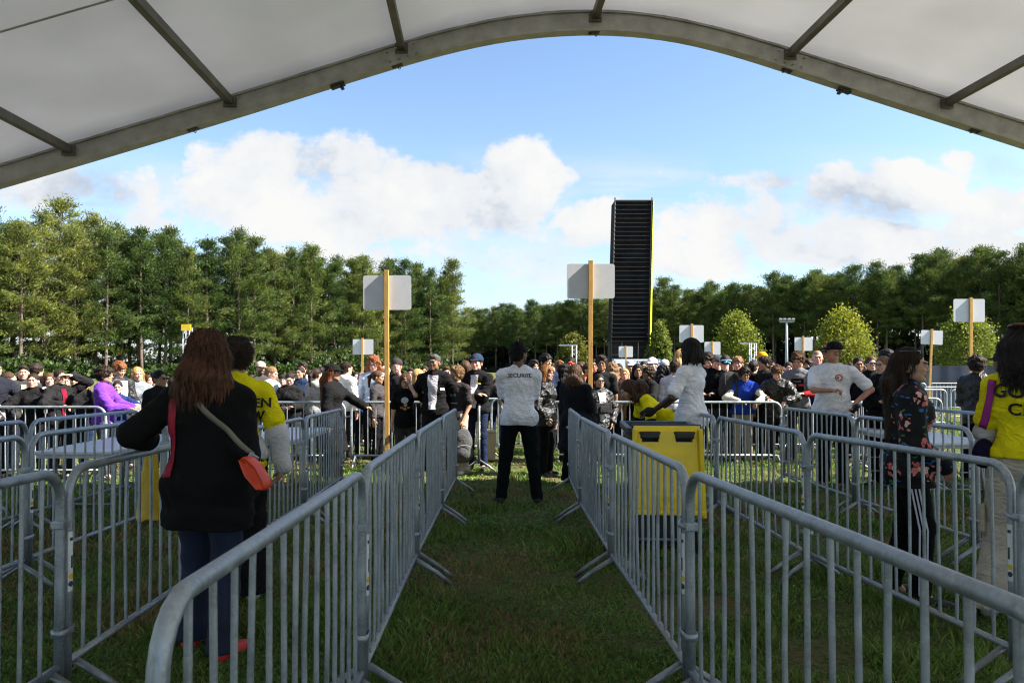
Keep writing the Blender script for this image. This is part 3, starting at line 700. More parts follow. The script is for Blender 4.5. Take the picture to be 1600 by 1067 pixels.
# ------------------------------------------------------------------ wheelie bin with open yellow lid
def bin_():
    Y = 5.75; root = empty('wheelie_bin', (at(1040, Y).x, Y, gz(Y)), radians(-4)); tag(root, 'dark wheelie bin with its yellow lid hanging open at the back', 'bin')
    Mb = pmat('bin_plastic', (.018, .026, .035), rough=.45, var=.15, vscale=5); My = pmat('yellow_plastic', (.88, .64, .016), rough=.38, var=.10, vscale=4, bump=.1, bscale=12)
    def taper(z0, z1, w0, d0, w1, d1, yc0=0, yc1=0):
        vs = [(-w0/2, yc0-d0/2, z0), (w0/2, yc0-d0/2, z0), (w0/2, yc0+d0/2, z0), (-w0/2, yc0+d0/2, z0), (-w1/2, yc1-d1/2, z1), (w1/2, yc1-d1/2, z1), (w1/2, yc1+d1/2, z1), (-w1/2, yc1+d1/2, z1)]
        return vs, [(0, 3, 2, 1), (0, 1, 5, 4), (1, 2, 6, 5), (2, 3, 7, 6), (3, 0, 4, 7)]
    m = MB(); m.add(*taper(.06, 1.0, .44, .48, .54, .66, .38, .36), smooth=False)
    m.add([(-.25, .06, .99), (.25, .06, .99), (.25, .67, .99), (-.25, .67, .99), (-.2, .12, .15), (.2, .12, .15), (.2, .6, .15), (-.2, .6, .15)], [(0, 1, 5, 4), (1, 2, 6, 5), (2, 3, 7, 6), (3, 0, 4, 7), (4, 5, 6, 7)], smooth=False)
    o = m.build('body', Mb, root)
    m = MB()
    for c, d in (((0, .03, 1.0), (.62, .05, .055)), ((0, .70, 1.0), (.62, .04, .055)), ((-.29, .36, 1.0), (.045, .66, .055)), ((.29, .36, 1.0), (.045, .66, .055))): m.box(c, d, None, .01)
    m.build('rim', pmat('bin_rim', (.06, .07, .08), rough=.5), root)
    m = MB(); m.tube([(-.27, -.035, 1.045), (.27, -.035, 1.045)], .016, 10); m.build('hinge_bar', Mb, root)
    # lid: a shallow tray hanging down, wider at bottom, with raised frame
    m = MB(); w0, w1, zt, zb = .52, .565, 1.05, .37; y0, y1 = -.06, -.115
    N = 9; out = []
    def lidpt(u, v, dep): # u -1..1, v 0 top..1 bottom
        w = w0 + (w1 - w0) * v; return (u * w / 2, y0 + (y1 - y0) * v - dep, zt + (zb - zt) * v)
    g = 17; vs = []; 
    for j in range(g):
        for i in range(g):
            u = -1 + 2 * i / (g - 1); v = j / (g - 1); e = max(abs(u), abs(2 * v - 1) * .98)
            dep = .0 if e > .97 else (.018 if e > .80 else (.032 if (abs(u) < .62 and .30 < v < .86) else .022)); vs.append(lidpt(u, v, dep))
    for j in range(g):
        for i in range(g):
            u = -1 + 2 * i / (g - 1); v = j / (g - 1); p = lidpt(u, v, 0); vs.append((p[0], p[1] + .012, p[2]))
    fs = []
    hole = lambda i, j: j in (1, 2) and (i in (2, 3, 4, 5) or i in (10, 11, 12, 13))
    for j in range(g - 1):
        for i in range(g - 1):
            if hole(i, j): continue
            a = j * g + i; fs.append((a, a + 1, a + g + 1, a + g)); b = a + g * g; fs.append((b, b + g, b + g + 1, b + 1))
    m.add(vs, fs, False)
    for s in (-1, 1): m.box((s * .270, -.10, .68), (.035, .05, .70), Matrix.Rotation(.045 * -s, 3, 'Y'), .01)
    m.box((0, -.12, .372), (.57, .05, .03), None, .008)
    lid = m.build('lid', My, root)
    for x in (-.135, .135):
        m = MB(); m.box((x, -.075, .975), (.150, .06, .052), None, .012); m.box((x, -.085, .995), (.165, .012, .022), None, .004); m.build('handle_recess', pmat('black_plastic', (.012, .012, .014), rough=.4), lid)
    m = MB(); m.tube([(-.30, .10, .11), (.30, .10, .11)], .012, 8); m.build('axle', galv(), root)
    for s in (-1, 1):
        m = MB(); m.tube([(s * .25, .10, .10), (s * .295, .10, .10)], .10, 20); m.build('wheel', pmat('rubber', (.012, .012, .012), rough=.8), root)
bin_()

# ------------------------------------------------------------------ yellow sack hung on the barrier
def sack():
    m = MB(); a = at(240, 4.15); vs = []; n = 20; k = 9
    for j in range(k):
        f = j / (k - 1); z = 1.03 - .42 * f
        for i in range(n):
            an = 2 * pi * i / n; w = .028 + .075 * f ** .5 + .012 * sin(3 * an + f * 5); d = .02 + .05 * f
            vs.append((d * cos(an) - .0, w * sin(an) + .01 * sin(f * 6), z + .01 * sin(an * 4)))
    fs = [(j * n + i, (j + 1) * n + i, (j + 1) * n + (i + 1) % n, j * n + (i + 1) % n) for j in range(k - 1) for i in range(n)] + [tuple(range(n))[::-1], tuple((k - 1) * n + i for i in range(n))]
    m.add(vs, fs); o = m.build('plastic_sack', pmat('yellow_film', (.72, .52, .04), rough=.35, translucent=.35, var=.15, vscale=12, bump=.6, bscale=16)); o.location = (-2.13, 4.22, gz(4.15)); o.rotation_euler = (0, 0, .1)
    tag(o, 'yellow plastic sack hanging on the barrier by the black coat woman', 'bag')
sack()

# ------------------------------------------------------------------ the tall dark tower with its banner
def tower():
    Y = 60.0; g = gz(Y); s = Y / F; X = lambda px: (px - 800) * s; Z = lambda py: zpx(py, Y) - g
    root = empty('tall_tower', (X(985), Y, g)); cx = X(985)
    tag(root, 'tall black ribbed tower with a bright yellow right edge, leaning slightly', 'tower')
    D = 2.2; zt = Z(314); bl, br, tl, tr = X(953) - cx, X(1014) - cx, X(961) - cx, X(1021) - cx
    zm = Z(533)
    lx = lambda z: bl + (tl - bl) * z / zt; rx = lambda z: br + (tr - br) * z / zt
    Mb = pmat('black_panel', (.007, .0075, .010), rough=.8, var=.6, vscale=.8, spec=.12); Mf = pmat('rusty_frame', (.042, .036, .032), rough=.8, var=.3, vscale=3)
    m = MB(); vs = [(lx(zm), 0, zm), (rx(zm) - .1, 0, zm), (rx(zt) - .1, 0, zt), (lx(zt), 0, zt)]; vs = vs + [(x, y + D, z) for x, y, z in vs]
    m.add(vs, [(0, 1, 2, 3), (7, 6, 5, 4), (0, 4, 5, 1), (3, 2, 6, 7), (0, 3, 7, 4), (1, 5, 6, 2)], False); m.build('panel_wall', Mb, root)
    m = MB(); n = 33
    for i in range(n):
        z = zm + (zt - zm) * i / (n - 1) - .02; m.box(((lx(z) + rx(z)) / 2, -.07, z), (rx(z) - lx(z), .10, .032))
    m.build('ribs', Mf, root)
    m = MB()
    for f0 in (0.0, .96):
        m.tube([(lx(0) + (rx(0) - lx(0)) * f0, -.05, 0), (lx(zt + .25) + (rx(zt + .25) - lx(zt + .25)) * f0, -.05, zt + .25)], .07, 6)
    for f0 in (.28, .70): m.tube([(lx(0) + (rx(0) - lx(0)) * f0, .0, 0), (lx(zm) + (rx(zm) - lx(zm)) * f0, .0, zm)], .06, 6)
    for z in np.arange(.6, zm, .62): m.box(((lx(z) + rx(z)) / 2, .02, z), (rx(z) - lx(z), .08, .06))
    m.box(((lx(zt) + rx(zt)) / 2, D / 2, zt + .04), (rx(zt) - lx(zt), D, .08))
    m.build('steel_frame', Mf, root)
    m = MB(); vs = [(lx(0), .3, 0), (rx(0) - .1, .3, 0), (rx(zm) - .1, .3, zm), (lx(zm), .3, zm)]; vs += [(x, D - .2, z) for x, y, z in vs]
    m.add(vs, [(0, 1, 2, 3), (7, 6, 5, 4), (0, 4, 5, 1), (3, 2, 6, 7), (0, 3, 7, 4), (1, 5, 6, 2)], False); m.build('base_panel', pmat('dark_panel', (.022, .020, .020), rough=.8, var=.3, vscale=2), root)
    m = MB(); vs = [(rx(0) - .05, -.20, .0), (rx(0) + .17, .12, .0), (rx(zt) + .06, .12, zt), (rx(zt) - .05, -.20, zt)]; vs += [(x, D, z) for x, y, z in vs]
    m.add(vs, [(0, 1, 2, 3), (7, 6, 5, 4), (0, 4, 5, 1), (3, 2, 6, 7), (0, 3, 7, 4), (1, 5, 6, 2)], False); m.build('yellow_edge', pmat('yellow_paint', (.62, .66, .02), rough=.5, var=.1), root)
    b = empty('banner', (X(994), Y - 6, g)); s2 = (Y - 6) / F; b.location.x = (994 - 800) * s2; w = 74 * s2; z1 = zpx(561, Y - 6) - g
    tag(b, 'white banner with blue checked border at the foot of the dark tower', 'banner')
    m = MB(); m.box((0, 0, z1 - .55), (w, .06, 1.1)); sh = m.build('sheet', pmat('banner_white', (.72, .75, .80), rough=.6, var=.04), b)
    mb = pmat('banner_blue', (.03, .09, .35), rough=.6, var=.05); m = MB()
    for i in range(9):
        for sx in (-1, 1): m.box((sx * (w / 2 - .06 - .11 * (i % 2)), -.034, z1 - .07 - .12 * i), (.1, .006, .1))
    m.build('checked_border', mb, sh); m = MB(); r = random.Random(5)
    for (x0, x1, z) in ((-.75, -.05, .2), (.1, .95, .2), (-.5, .6, .48)):
        x = x0
        while x < x1: ww = r.uniform(.06, .12); m.box((x, -.034, z1 - z), (ww, .006, .12)); x += ww + .045
    m.build('blue_print', mb, sh)
    m = MB(); [m.tube([(sx * w / 2, .04, 0), (sx * w / 2, .04, z1)], .03, 6) for sx in (-1, 1)]; m.build('posts', galv(), b)
tower()

def lattice(px, top, Y, wpx, label, extra=None):
    g = gz(Y); h = zpx(top, Y) - g; w = wpx * Y / F; root = empty('truss_mast', (at(px, Y).x, Y, g)); tag(root, label, 'mast'); mt = pmat('pale_aluminium', (.36, .38, .40), rough=.4, metal=.4)
    m = MB(); c = [(-w / 2, -w / 2), (w / 2, -w / 2), (w / 2, w / 2), (-w / 2, w / 2)]
    for x, y in c: m.tube([(x, y, 0), (x, y, h)], .028, 5)
    k = 0; z = 0
    while z < h - w:
        for i in range(4):
            a = c[i]; b = c[(i + 1) % 4]; p, q = (a, b) if k % 2 else (b, a); m.tube([(p[0], p[1], z), (q[0], q[1], z + w)], .016, 4)
        z += w; k += 1
    m.build('truss', mt, root); return root, h, w, mt
r_, h_, w_, mt_ = lattice(897, 540, 42, 7, 'short pale truss mast before the yellowing tree left of the tower')
m = MB(); m.box((-.35, 0, h_ + .02), (1.1, .1, .07)); m.build('cross_arm', mt_, r_)
r_, h_, w_, mt_ = lattice(1176, 537, 42, 8, 'pale truss mast in front of the round tree left of the floodlight mast')
m = MB(); m.box((-.25, 0, h_ + .02), (1.0, .1, .07)); m.build('cross_arm', mt_, r_)
r_, h_, w_, mt_ = lattice(293, 512, 34, 10, 'truss mast carrying a yellow panel above the black coat woman')
m = MB(); m.box((.05, -.25, h_ + .0), (.45, .05, .30)); m.build('yellow_panel', pmat('yellow_sheet', (.75, .48, .02), rough=.5, var=.05), r_)
def flood():
    Y = 48; g = gz(Y); h = zpx(503, Y) - g; root = empty('floodlight_mast', (at(1229, Y).x, Y, g)); tag(root, 'slim grey mast with two pairs of floodlights before the dark forest', 'light mast')
    m = MB(); m.tube([(0, 0, 0), (0, 0, h * .5), (0, 0, h)], [.13, .10, .08], 8); m.build('pole', galv(), root)
    m = MB(); m.box((0, 0, h), (.9, .08, .08)); m.build('cross_bar', galv(), root)
    for x in (-.42, -.15, .15, .42):
        m = MB(); m.box((x, -.05, h + .12), (.20, .14, .22), Matrix.Rotation(.4, 3, 'X'), .02); m.build('floodlight', pmat('lamp_grey', (.22, .24, .25), rough=.4), root)
flood()
def fence():
    Y = 27.0; root = empty('screen_fence', (at(1440, Y).x, Y, gz(Y))); tag(root, 'dark blue fabric screen fence at the far right behind the barriers', 'fence')
    zt = zpx(570, Y) - gz(Y); n = 60; Lx = 9.5; m = MB(); vs = []
    for i in range(n + 1):
        x = Lx * i / n; vs += [(x, .05 * sin(x * 3.1) + .02 * sin(x * 11), 0.03), (x, .03 * sin(x * 2.0), zt - .03 * abs(sin(x * pi / 2)))]
    vs2 = [(x, y + .01, z) for x, y, z in vs]; k = len(vs)
    fs = [(2 * i, 2 * i + 2, 2 * i + 3, 2 * i + 1) for i in range(n)]; m.add(vs + vs2, fs + [tuple(a + k for a in f)[::-1] for f in fs], True)
    m.build('screen', pmat('navy_tarpaulin', (.010, .022, .045), rough=.6, var=.2, vscale=2, bump=.5, bscale=3), root)
    for i in range(6):
        m = MB(); m.tube([(i * 1.9, .08, 0), (i * 1.9, .08, zt + .03)], .025, 6); m.build('post', galv(), root)
fence()
m = MB(); m.box((0, 0, .26), (.17, .28, .46), None, .02); m.box((0, 0, .51), (.18, .29, .04), None, .01); m.tube([(-.06, 0, .53), (-.06, 0, .56), (.06, 0, .56), (.06, 0, .53)], .008, 6)
o = m.build('storage_box', pmat('beige_board', (.42, .33, .22), rough=.7, var=.1)); o.location = at(766, 12.2); tag(o, 'beige upright box on the grass just left of the guard', 'box')
# ------------------------------------------------------------------ people: implicit surfaces meshed by surface nets
class Fld:
    """a smooth union of rounded shapes, meshed in one or more boxes"""
    def __init__(s): s.p = []; s.disp = None; s.cuts = []
    def cap(s, a, b, ra, rb=None, k=.03):
        a = np.array(a, float); b = np.array(b, float); rb = ra if rb is None else rb
        R = max(ra, rb); s.p.append(('c', a, b, ra, rb, k, np.minimum(a, b) - R, np.maximum(a, b) + R)); return s
    def ell(s, c, r, R=None, k=.03, op='u'):
        c = np.array(c, float); r = np.array(r, float) if hasattr(r, '__len__') else np.array([r] * 3, float); M = np.eye(3) if R is None else np.array(R, float)
        ext = np.sqrt(((M * r[None]) ** 2).sum(1)); s.p.append(('e' if op == 'u' else 's', c, r, M, None, k, c - ext, c + ext)); return s
    def ev(s, gx, gy, gz_):
        D = np.full((len(gx), len(gy), len(gz_)), .09, np.float32)
        for p in s.p:
            mg = p[5] + .03; lo, hi = p[6] - mg, p[7] + mg
            i0, i1 = np.searchsorted(gx, [lo[0], hi[0]]); j0, j1 = np.searchsorted(gy, [lo[1], hi[1]]); k0, k1 = np.searchsorted(gz_, [lo[2], hi[2]])
            if i0 == i1 or j0 == j1 or k0 == k1: continue
            X = gx[i0:i1, None, None]; Y = gy[None, j0:j1, None]; Z = gz_[None, None, k0:k1]
            if p[0] == 'c':
                a, b = p[1], p[2]; ba = b - a; L2 = max(1e-9, ba @ ba)
                h = np.clip(((X - a[0]) * ba[0] + (Y - a[1]) * ba[1] + (Z - a[2]) * ba[2]) / L2, 0, 1)
                d = np.sqrt((X - a[0] - h * ba[0]) ** 2 + (Y - a[1] - h * ba[1]) ** 2 + (Z - a[2] - h * ba[2]) ** 2) - (p[3] + (p[4] - p[3]) * h)
            else:
                c, r, M = p[1], p[2], p[3]; x, y, z = X - c[0], Y - c[1], Z - c[2]
                u = (x * M[0, 0] + y * M[1, 0] + z * M[2, 0]) / r[0]; v = (x * M[0, 1] + y * M[1, 1] + z * M[2, 1]) / r[1]; w = (x * M[0, 2] + y * M[1, 2] + z * M[2, 2]) / r[2]
                k0_ = np.sqrt(u * u + v * v + w * w); k1_ = np.sqrt((u / r[0]) ** 2 + (v / r[1]) ** 2 + (w / r[2]) ** 2) + 1e-6
                d = k0_ * (k0_ - 1) / k1_
            S = D[i0:i1, j0:j1, k0:k1]; k = p[5]
            if p[0] == 's':
                h = np.clip(.5 - .5 * (S + d) / k, 0, 1); S[...] = S * (1 - h) - d * h + k * h * (1 - h)
            else:
                h = np.clip(.5 + .5 * (S - d) / k, 0, 1); S[...] = S * (1 - h) + d * h - k * h * (1 - h)
        G = np.meshgrid(gx, gy, gz_, indexing='ij')
        if s.disp is not None: D = D + s.disp(*G)
        for f in s.cuts: D = np.maximum(D, f(*G))
        return D
    def bounds(s):
        lo = np.min([p[6] for p in s.p if p[0] != 's'], 0); hi = np.max([p[7] for p in s.p if p[0] != 's'], 0); return lo, hi
    def mesh(s, res, lo=None, hi=None):
        if lo is None: lo, hi = s.bounds(); lo = lo - res * 3 - .01; hi = hi + res * 3 + .01
        g = [np.arange(lo[i], hi[i] + res, res) for i in range(3)]
        return nets(s.ev(*g), g)
def nets(D, g):
    ins = D < 0; nx, ny, nz = D.shape; n = (nx - 1, ny - 1, nz - 1)
    c = [ins[i:nx - 1 + i, j:ny - 1 + j, k:nz - 1 + k] for i in (0, 1) for j in (0, 1) for k in (0, 1)]
    sm = np.zeros(n, np.int8)
    for q in c: sm += q
    act = (sm > 0) & (sm < 8); idx = np.argwhere(act)
    if len(idx) == 0: return np.zeros((0, 3)), np.zeros((0, 4), int)
    ids = np.full(n, -1, np.int64); ids[act] = np.arange(len(idx))
    I, J, K = idx.T; acc = np.zeros((len(idx), 3)); cnt = np.zeros(len(idx))
    cor = [(i, j, k) for i in (0, 1) for j in (0, 1) for k in (0, 1)]
    val = {q: D[I + q[0], J + q[1], K + q[2]] for q in cor}
    for a in cor:
        for ax in range(3):
            if a[ax] == 0:
                b = list(a); b[ax] = 1; b = tuple(b); va, vb = val[a], val[b]; m = (va < 0) != (vb < 0)
                t = np.where(m, va / np.where(m, va - vb, 1), 0)
                for d in range(3):
                    acc[:, d] += np.where(m, a[d] + (t if d == ax else 0), 0)
                cnt += m
    acc /= cnt[:, None]
    V = np.stack([g[d][idx[:, d]] + acc[:, d] * (g[d][1] - g[d][0]) for d in range(3)], -1)
    Fs = []
    for ax in range(3):
        u, v = (ax + 1) % 3, (ax + 2) % 3
        sl0 = [slice(None)] * 3; sl1 = [slice(None)] * 3; sl0[ax] = slice(0, -1); sl1[ax] = slice(1, None)
        A, B = ins[tuple(sl0)], ins[tuple(sl1)]; E = np.argwhere(A != B)
        E = E[(E[:, u] > 0) & (E[:, v] > 0) & (E[:, u] < n[u]) & (E[:, v] < n[v])]
        if len(E) == 0: continue
        q = []
        for du, dv in ((1, 1), (0, 1), (0, 0), (1, 0)):
            e = E.copy(); e[:, u] -= du; e[:, v] -= dv; q.append(ids[e[:, 0], e[:, 1], e[:, 2]])
        q = np.stack(q, -1); f = A[E[:, 0], E[:, 1], E[:, 2]]
        q[~f] = q[~f][:, ::-1]; Fs.append(q)
    return V, np.concatenate(Fs)
def joinm(parts):
    V, Fq, off = [], [], 0
    for v, f in parts:
        if len(v): V.append(v); Fq.append(f + off); off += len(v)
    return np.concatenate(V), np.concatenate(Fq)
def clipbox(VF, lo, hi, inside):
    v, f = VF
    if len(v) == 0: return VF
    m = ((v > lo) & (v < hi)).all(1); k = m[f].any(1) if inside else ~m[f].all(1)
    return v, f[k]
def rotm(ax, a):
    return np.array(Matrix.Rotation(a, 3, ax))
def sn(x, y, z, s, ph=0.0):
    """cheap smooth pseudo noise"""
    return (np.sin(x * s + 1.7 * np.sin(y * s * .9 + ph) + ph) * np.sin(y * s * 1.1 + 1.3 * np.sin(z * s * .8 + ph * 2)) + np.sin(z * s * 1.2 + 1.5 * np.sin(x * s * .7 + ph * 3))) * .5

def skinmat(c): return pmat('skin', (1, 1, 1), rough=.52, var=.07, vscale=14, attr=True, spec=.35, sss=.12, bump=.08, bscale=150)
def hairmat(c, r=.5):
    key = ('hair', tuple(c))
    if key in _mc: return _mc[key]
    m = bpy.data.materials.new('hair'); m.use_nodes = True; t = NT(m.node_tree); bs = t.n['Principled BSDF']
    P = t.new('ShaderNodeTexCoord').outputs['Object']; n = t.noise(t.vm('MULTIPLY', P, (95, 95, 9)), 1.0, 4, .6, .2); n2 = t.noise(P, 12, 3)
    k = t.m('MULTIPLY', t.maprange(n, .3, .7, .45, 1.7), t.maprange(n2, .3, .7, .8, 1.25))
    cb = t.new('ShaderNodeCombineXYZ'); [t.put(cb.inputs[i], k) for i in range(3)]
    t.put(bs.inputs['Base Color'], t.mix(1.0, tuple(c), cb.outputs[0], 'MULTIPLY')); bs.inputs['Roughness'].default_value = .62; bs.inputs['Specular IOR Level'].default_value = .18
    bn = t.new('ShaderNodeBump'); bn.inputs['Strength'].default_value = .7; bn.inputs['Distance'].default_value = .004; t.put(bn.inputs['Height'], n); t.l.new(bn.outputs[0], bs.inputs['Normal'])
    _mc[key] = m; return m
SK = dict(pale=(.56, .35, .26), fair=(.50, .30, .21), tan=(.42, .24, .155), olive=(.30, .165, .10), brown=(.16, .078, .045), dark=(.060, .030, .020), pink=(.60, .33, .26), orange=(.75, .09, .02))
HC = dict(black=(.010, .008, .008), dark=(.022, .014, .010), brown=(.055, .028, .015), auburn=(.10, .032, .012), chestnut=(.075, .036, .018), light=(.17, .10, .05), blond=(.36, .22, .09), ginger=(.17, .065, .026), grey=(.055, .052, .050))
PEOPLE = {}

def two_bone(S, T, l1, l2, hint):
    S, T, hint = map(lambda q: np.array(q, float), (S, T, hint)); d = T - S; L = np.linalg.norm(d)
    if L > (l1 + l2) * .998: d = d / L * (l1 + l2) * .998; T = S + d; L = np.linalg.norm(d)
    L = max(L, .06); a = (l1 * l1 - l2 * l2 + L * L) / (2 * L); h = sqrt(max(0, l1 * l1 - a * a)); u = d / L
    w = hint - u * (hint @ u); w /= (np.linalg.norm(w) + 1e-9); return S + u * a + w * h, T

def person(label, px, top=None, Y=10.0, yaw=0, H=None, sex='m', skin='fair', hair=('short', 'dark'), tops=('tee', (.5, .5, .5)), legs=(.02, .02, .025),
           shoes=(.03, .03, .03), sole=(.4, .4, .4), arms=('down', 'down'), lean=0, look=(0, 0), w=1.0, lod=1, hip=None, legw=1.0, stride=(0, 0), inner=None, collar=None,
           hood=None, hem=None, group=None, cap=None, glasses=None, beard=0, z0=0.0, side=0, legtype='slim', topmat=None, legmat=None, face=True, hq=False):
    loc = at(px, Y)
    if H is None: H = zpx(top, Y) - gz(Y)
    head_h = H; s = H / 1.75 if lean < 20 else H / 1.75
    res = {0: .022, 1: .0165, 2: .0115}[lod] / s; hres = {0: .0105, 1: .0072, 2: .0046}[lod] / s
    rnd = random.Random(hash((px, Y)) & 0xffff); seed = (px * 7 + Y * 13) % 17
    fem = sex == 'f'; sw = (.158 if fem else .178) * (1 + (w - 1) * .5); hw = .088
    # --- skeleton (1.75 m body, facing -y, person's left = +x)
    hipc = np.array([0, 0, .93]); R = rotm('Y', radians(side)) @ rotm('X', radians(lean))
    U = lambda p: hipc + R @ (np.array(p, float) - hipc)
    nod, turn = look; Hc = U((0, -.012, 1.615)); Rh = (R if lean < 30 else np.eye(3)) @ rotm('Z', radians(turn)) @ rotm('X', radians(nod))
    HP = lambda p: Hc + Rh @ np.array(p, float)
    hz_shift = 1.0
    body = Fld(); B = body
    # torso
    o = 0.0
    def torso(Fd, o, bust=True, hips=True):
        Fd.ell(U((0, .0, 1.30)), np.array([.150 * w, .098 * w, .17]) + o, R, .05)
        Fd.ell(U((0, .004, 1.10)), np.array([(.118 if fem else .135) * w, .090 * w, .15]) + o, R, .06)
        Fd.ell(U((0, .008, .96)), np.array([(.150 if fem else .140) * w, .105 * w, .11]) + o, R, .06)
        for q in (-1, 1):
            Fd.cap(U((q * .040, .002, 1.435)), U((q * (sw - .018), .0, 1.388)), .044 + o, .046 + o, .05)
            if fem and bust: Fd.ell(U((q * .065, -.075, 1.285)), np.array([.062, .052, .06]) + o * .8, R, .05)
        if w > 1.15 and not fem: Fd.ell(U((0, -.06, 1.08)), np.array([.12, .085, .13]) * (w - .1) + o * .5, R, .06)
    torso(B, -.004)
    B.cap(U((0, .012, 1.43)), HP((0, .018, -.06)), .056 if not fem else .047, .052 if not fem else .044, .03)
    # head
    B.ell(HP((0, .016, .030)), (.076, .094, .088), Rh, .02); B.ell(HP((0, -.030, -.035)), (.060, .064, .078), Rh, .03)
    B.ell(HP((0, -.068, -.093)), (.027, .025, .020), Rh, .025)
    for q in (-1, 1):
        B.ell(HP((q * .040, -.020, -.068)), (.020, .035, .022), Rh, .03); B.ell(HP((q * .037, -.066, -.022)), (.020, .018, .018), Rh, .022)
        B.ell(HP((q * .078, .012, -.018)), (.010, .020, .030), Rh, .008)
        B.ell(HP((q * .031, -.0965, .008)), (.020, .013, .010), Rh, .012, 'sub')
        B.ell(HP((q * .031, -.0855, .006)), (.0135, .011, .0095), Rh, .004)
    B.ell(HP((0, -.090, .026)), (.050, .012, .010), Rh, .014)
    B.cap(HP((0, -.090, .008)), HP((0, -.107, -.026)), .0080, .0105, .010); B.ell(HP((0, -.098, -.030)), (.016, .011, .008), Rh, .008)
    B.ell(HP((0, -.0935, -.056)), (.024, .0085, .0052), Rh, .005); B.ell(HP((0, -.0925, -.067)), (.020, .0085, .0058), Rh, .005)
    # arms
    l1, l2 = .285, .25; jo = {}
    railz = 1.02 / s
    for q, nm in ((-1, arms[0]), (1, arms[1])):       # arms = (right, left) of the person
        S = U((q * sw, 0, 1.378)); hint = (q * .5, .8, -.3); curl = .35; hd = None; fwd = None
        if nm == 'down': T = S + np.array([q * .07, -.03, -.53]); hd = (0, -.15, -1)
        elif nm == 'bent': T = U((q * .10, -.28, 1.10)); hint = (q * .5, .5, -1); hd = (-q * .5, -.8, .1); curl = .8
        elif nm == 'cross': T = U((-q * .07, -.20, 1.17 + q * .02)); hint = (q, .3, -.8); hd = (-q, .1, .05)
        elif nm == 'rail': T = np.array([q * .12, -.34, railz + .045]); hint = (q, .3, -.3); hd = (-q * .6, -.5, -.35); curl = .55
        elif nm == 'face': T = HP((q * .05, -.15, -.10)); hint = (q * .6, -.2, -1); hd = (-q * .15, .05, 1); curl = .7
        elif nm == 'shade': T = HP((q * .13, -.10, .03)); hint = (q, -.1, -.6); hd = (-q, -.25, .12); curl = .12
        elif nm == 'brow': T = HP((q * .08, -.15, -.02)); hint = (q * .6, -.4, -1); hd = (-q * .4, .05, .9); curl = .3
        elif nm == 'pocket': T = U((q * .19, -.10, .93)); hint = (q, .8, 0); hd = (-q * .3, -.4, -1)
        elif nm == 'hipback': T = U((q * .10, .15, 1.02)); hint = (q, .2, 0); hd = (-q, .1, -.3)
        elif nm == 'hang': T = S + np.array([0, -.10, -.50]); hd = (0, -.1, -1)
        else: T = np.array(nm[0], float); hint = nm[1]; hd = nm[2]; curl = nm[3] if len(nm) > 3 else .4
        E, T = two_bone(S, T, l1, l2, hint); jo[q] = (S, E, T)
        B.cap(S, E, .047 * w ** .5, .038, .03); B.cap(E, T, .037, .0255, .02)
        hd = np.array(hd, float); hd /= np.linalg.norm(hd); fa = (T - E) / np.linalg.norm(T - E)
        # palm frame
        side_v = np.cross(hd, np.array([0, 0, 1.]) if abs(hd[2]) < .8 else np.array([0, -1., 0])); side_v /= np.linalg.norm(side_v)
        pn = np.cross(side_v, hd)
        if pn[2] > 0 and abs(hd[2]) < .8: pn = -pn
        if abs(hd[2]) >= .8: pn = np.array([-q, .0, 0]) - hd * (np.array([-q, .0, 0]) @ hd); pn /= np.linalg.norm(pn); side_v = np.cross(hd, pn)
        pc = T + hd * .045; Rp = np.stack([side_v, hd, pn], 1)
        B.ell(pc, (.040, .052, .0165), Rp, .012); jo[(q, 'palm')] = pc; jo[(q, 'fr')] = (side_v, hd, pn)
        for i, (off, ln) in enumerate(((-.028, .060), (-.0095, .070), (.0095, .066), (.027, .052))):
            b0 = pc + side_v * off + hd * .040; a1 = curl * .8; a2 = curl * 1.9
            d1 = hd * cos(a1) + pn * sin(a1); d2 = hd * cos(a2) + pn * sin(a2); b1 = b0 + d1 * ln * .52; b2 = b1 + d2 * ln * .5
            B.cap(b0, b1, .0092, .0085, .004); B.cap(b1, b2, .0085, .0072, .003)
        tsd = -1 if (side_v @ np.array([-q, -1., .4])) < 0 else 1
        t0 = pc + side_v * tsd * .032 - hd * .012; t1 = t0 + (side_v * tsd * .6 + hd * .7 + pn * .35) * .034; t2 = t1 + (hd * .9 + pn * .45) * .028
        B.cap(t0, t1, .0125, .0105, .008); B.cap(t1, t2, .0105, .0085, .004)
    # legs
    lj = {}; st, sp = stride
    for q in (-1, 1):
        hp = hipc + np.array([q * hw, 0, -.01]); dx = q * (.02 + sp); dy = -st * q
        an = np.array([q * hw + dx, dy + .01, .085]); kn = (hp + an) / 2 + np.array([0, -.03 - abs(st) * .10, .02]); lj[q] = (hp, kn, an)
        B.cap(hp, kn, .078 * w ** .5, .052, .03); B.cap(kn, an, .050, .036, .02); B.cap(an, an + np.array([0, -.06, -.05]), .034, .028, .02)
    hl = [Hc - np.array([.125, .15, .17]), Hc + np.array([.125, .15, .15])]
    parts = [clipbox(clipbox(B.mesh(res), hl[0] + res * .6, hl[1] - res * .6, False), np.array([-9, -9, -9.]), np.array([9, 9, 9.]), True)]
    if 1:
        hv = B.mesh(hres, hl[0] - hres * 2, hl[1] + hres * 2); parts.append(hv)
    hbox = []
    if hq or lod >= 2:
        hr_ = .0052 / s if lod >= 2 else .0065 / s
        for q in (-1, 1):
            pc = jo[(q, 'palm')]; lo, hi = pc - .115, pc + .115; hbox.append((lo, hi))
            parts[0] = clipbox(parts[0], lo + res * .6, hi - res * .6, False); parts.append(B.mesh(hr_, lo, hi))
    V, Fq = joinm(parts); V0 = V.copy()
    sc = np.array(SK[skin]) if isinstance(skin, str) else np.array(skin)
    C = np.tile(sc * rnd.uniform(.93, 1.07), (len(V), 1))
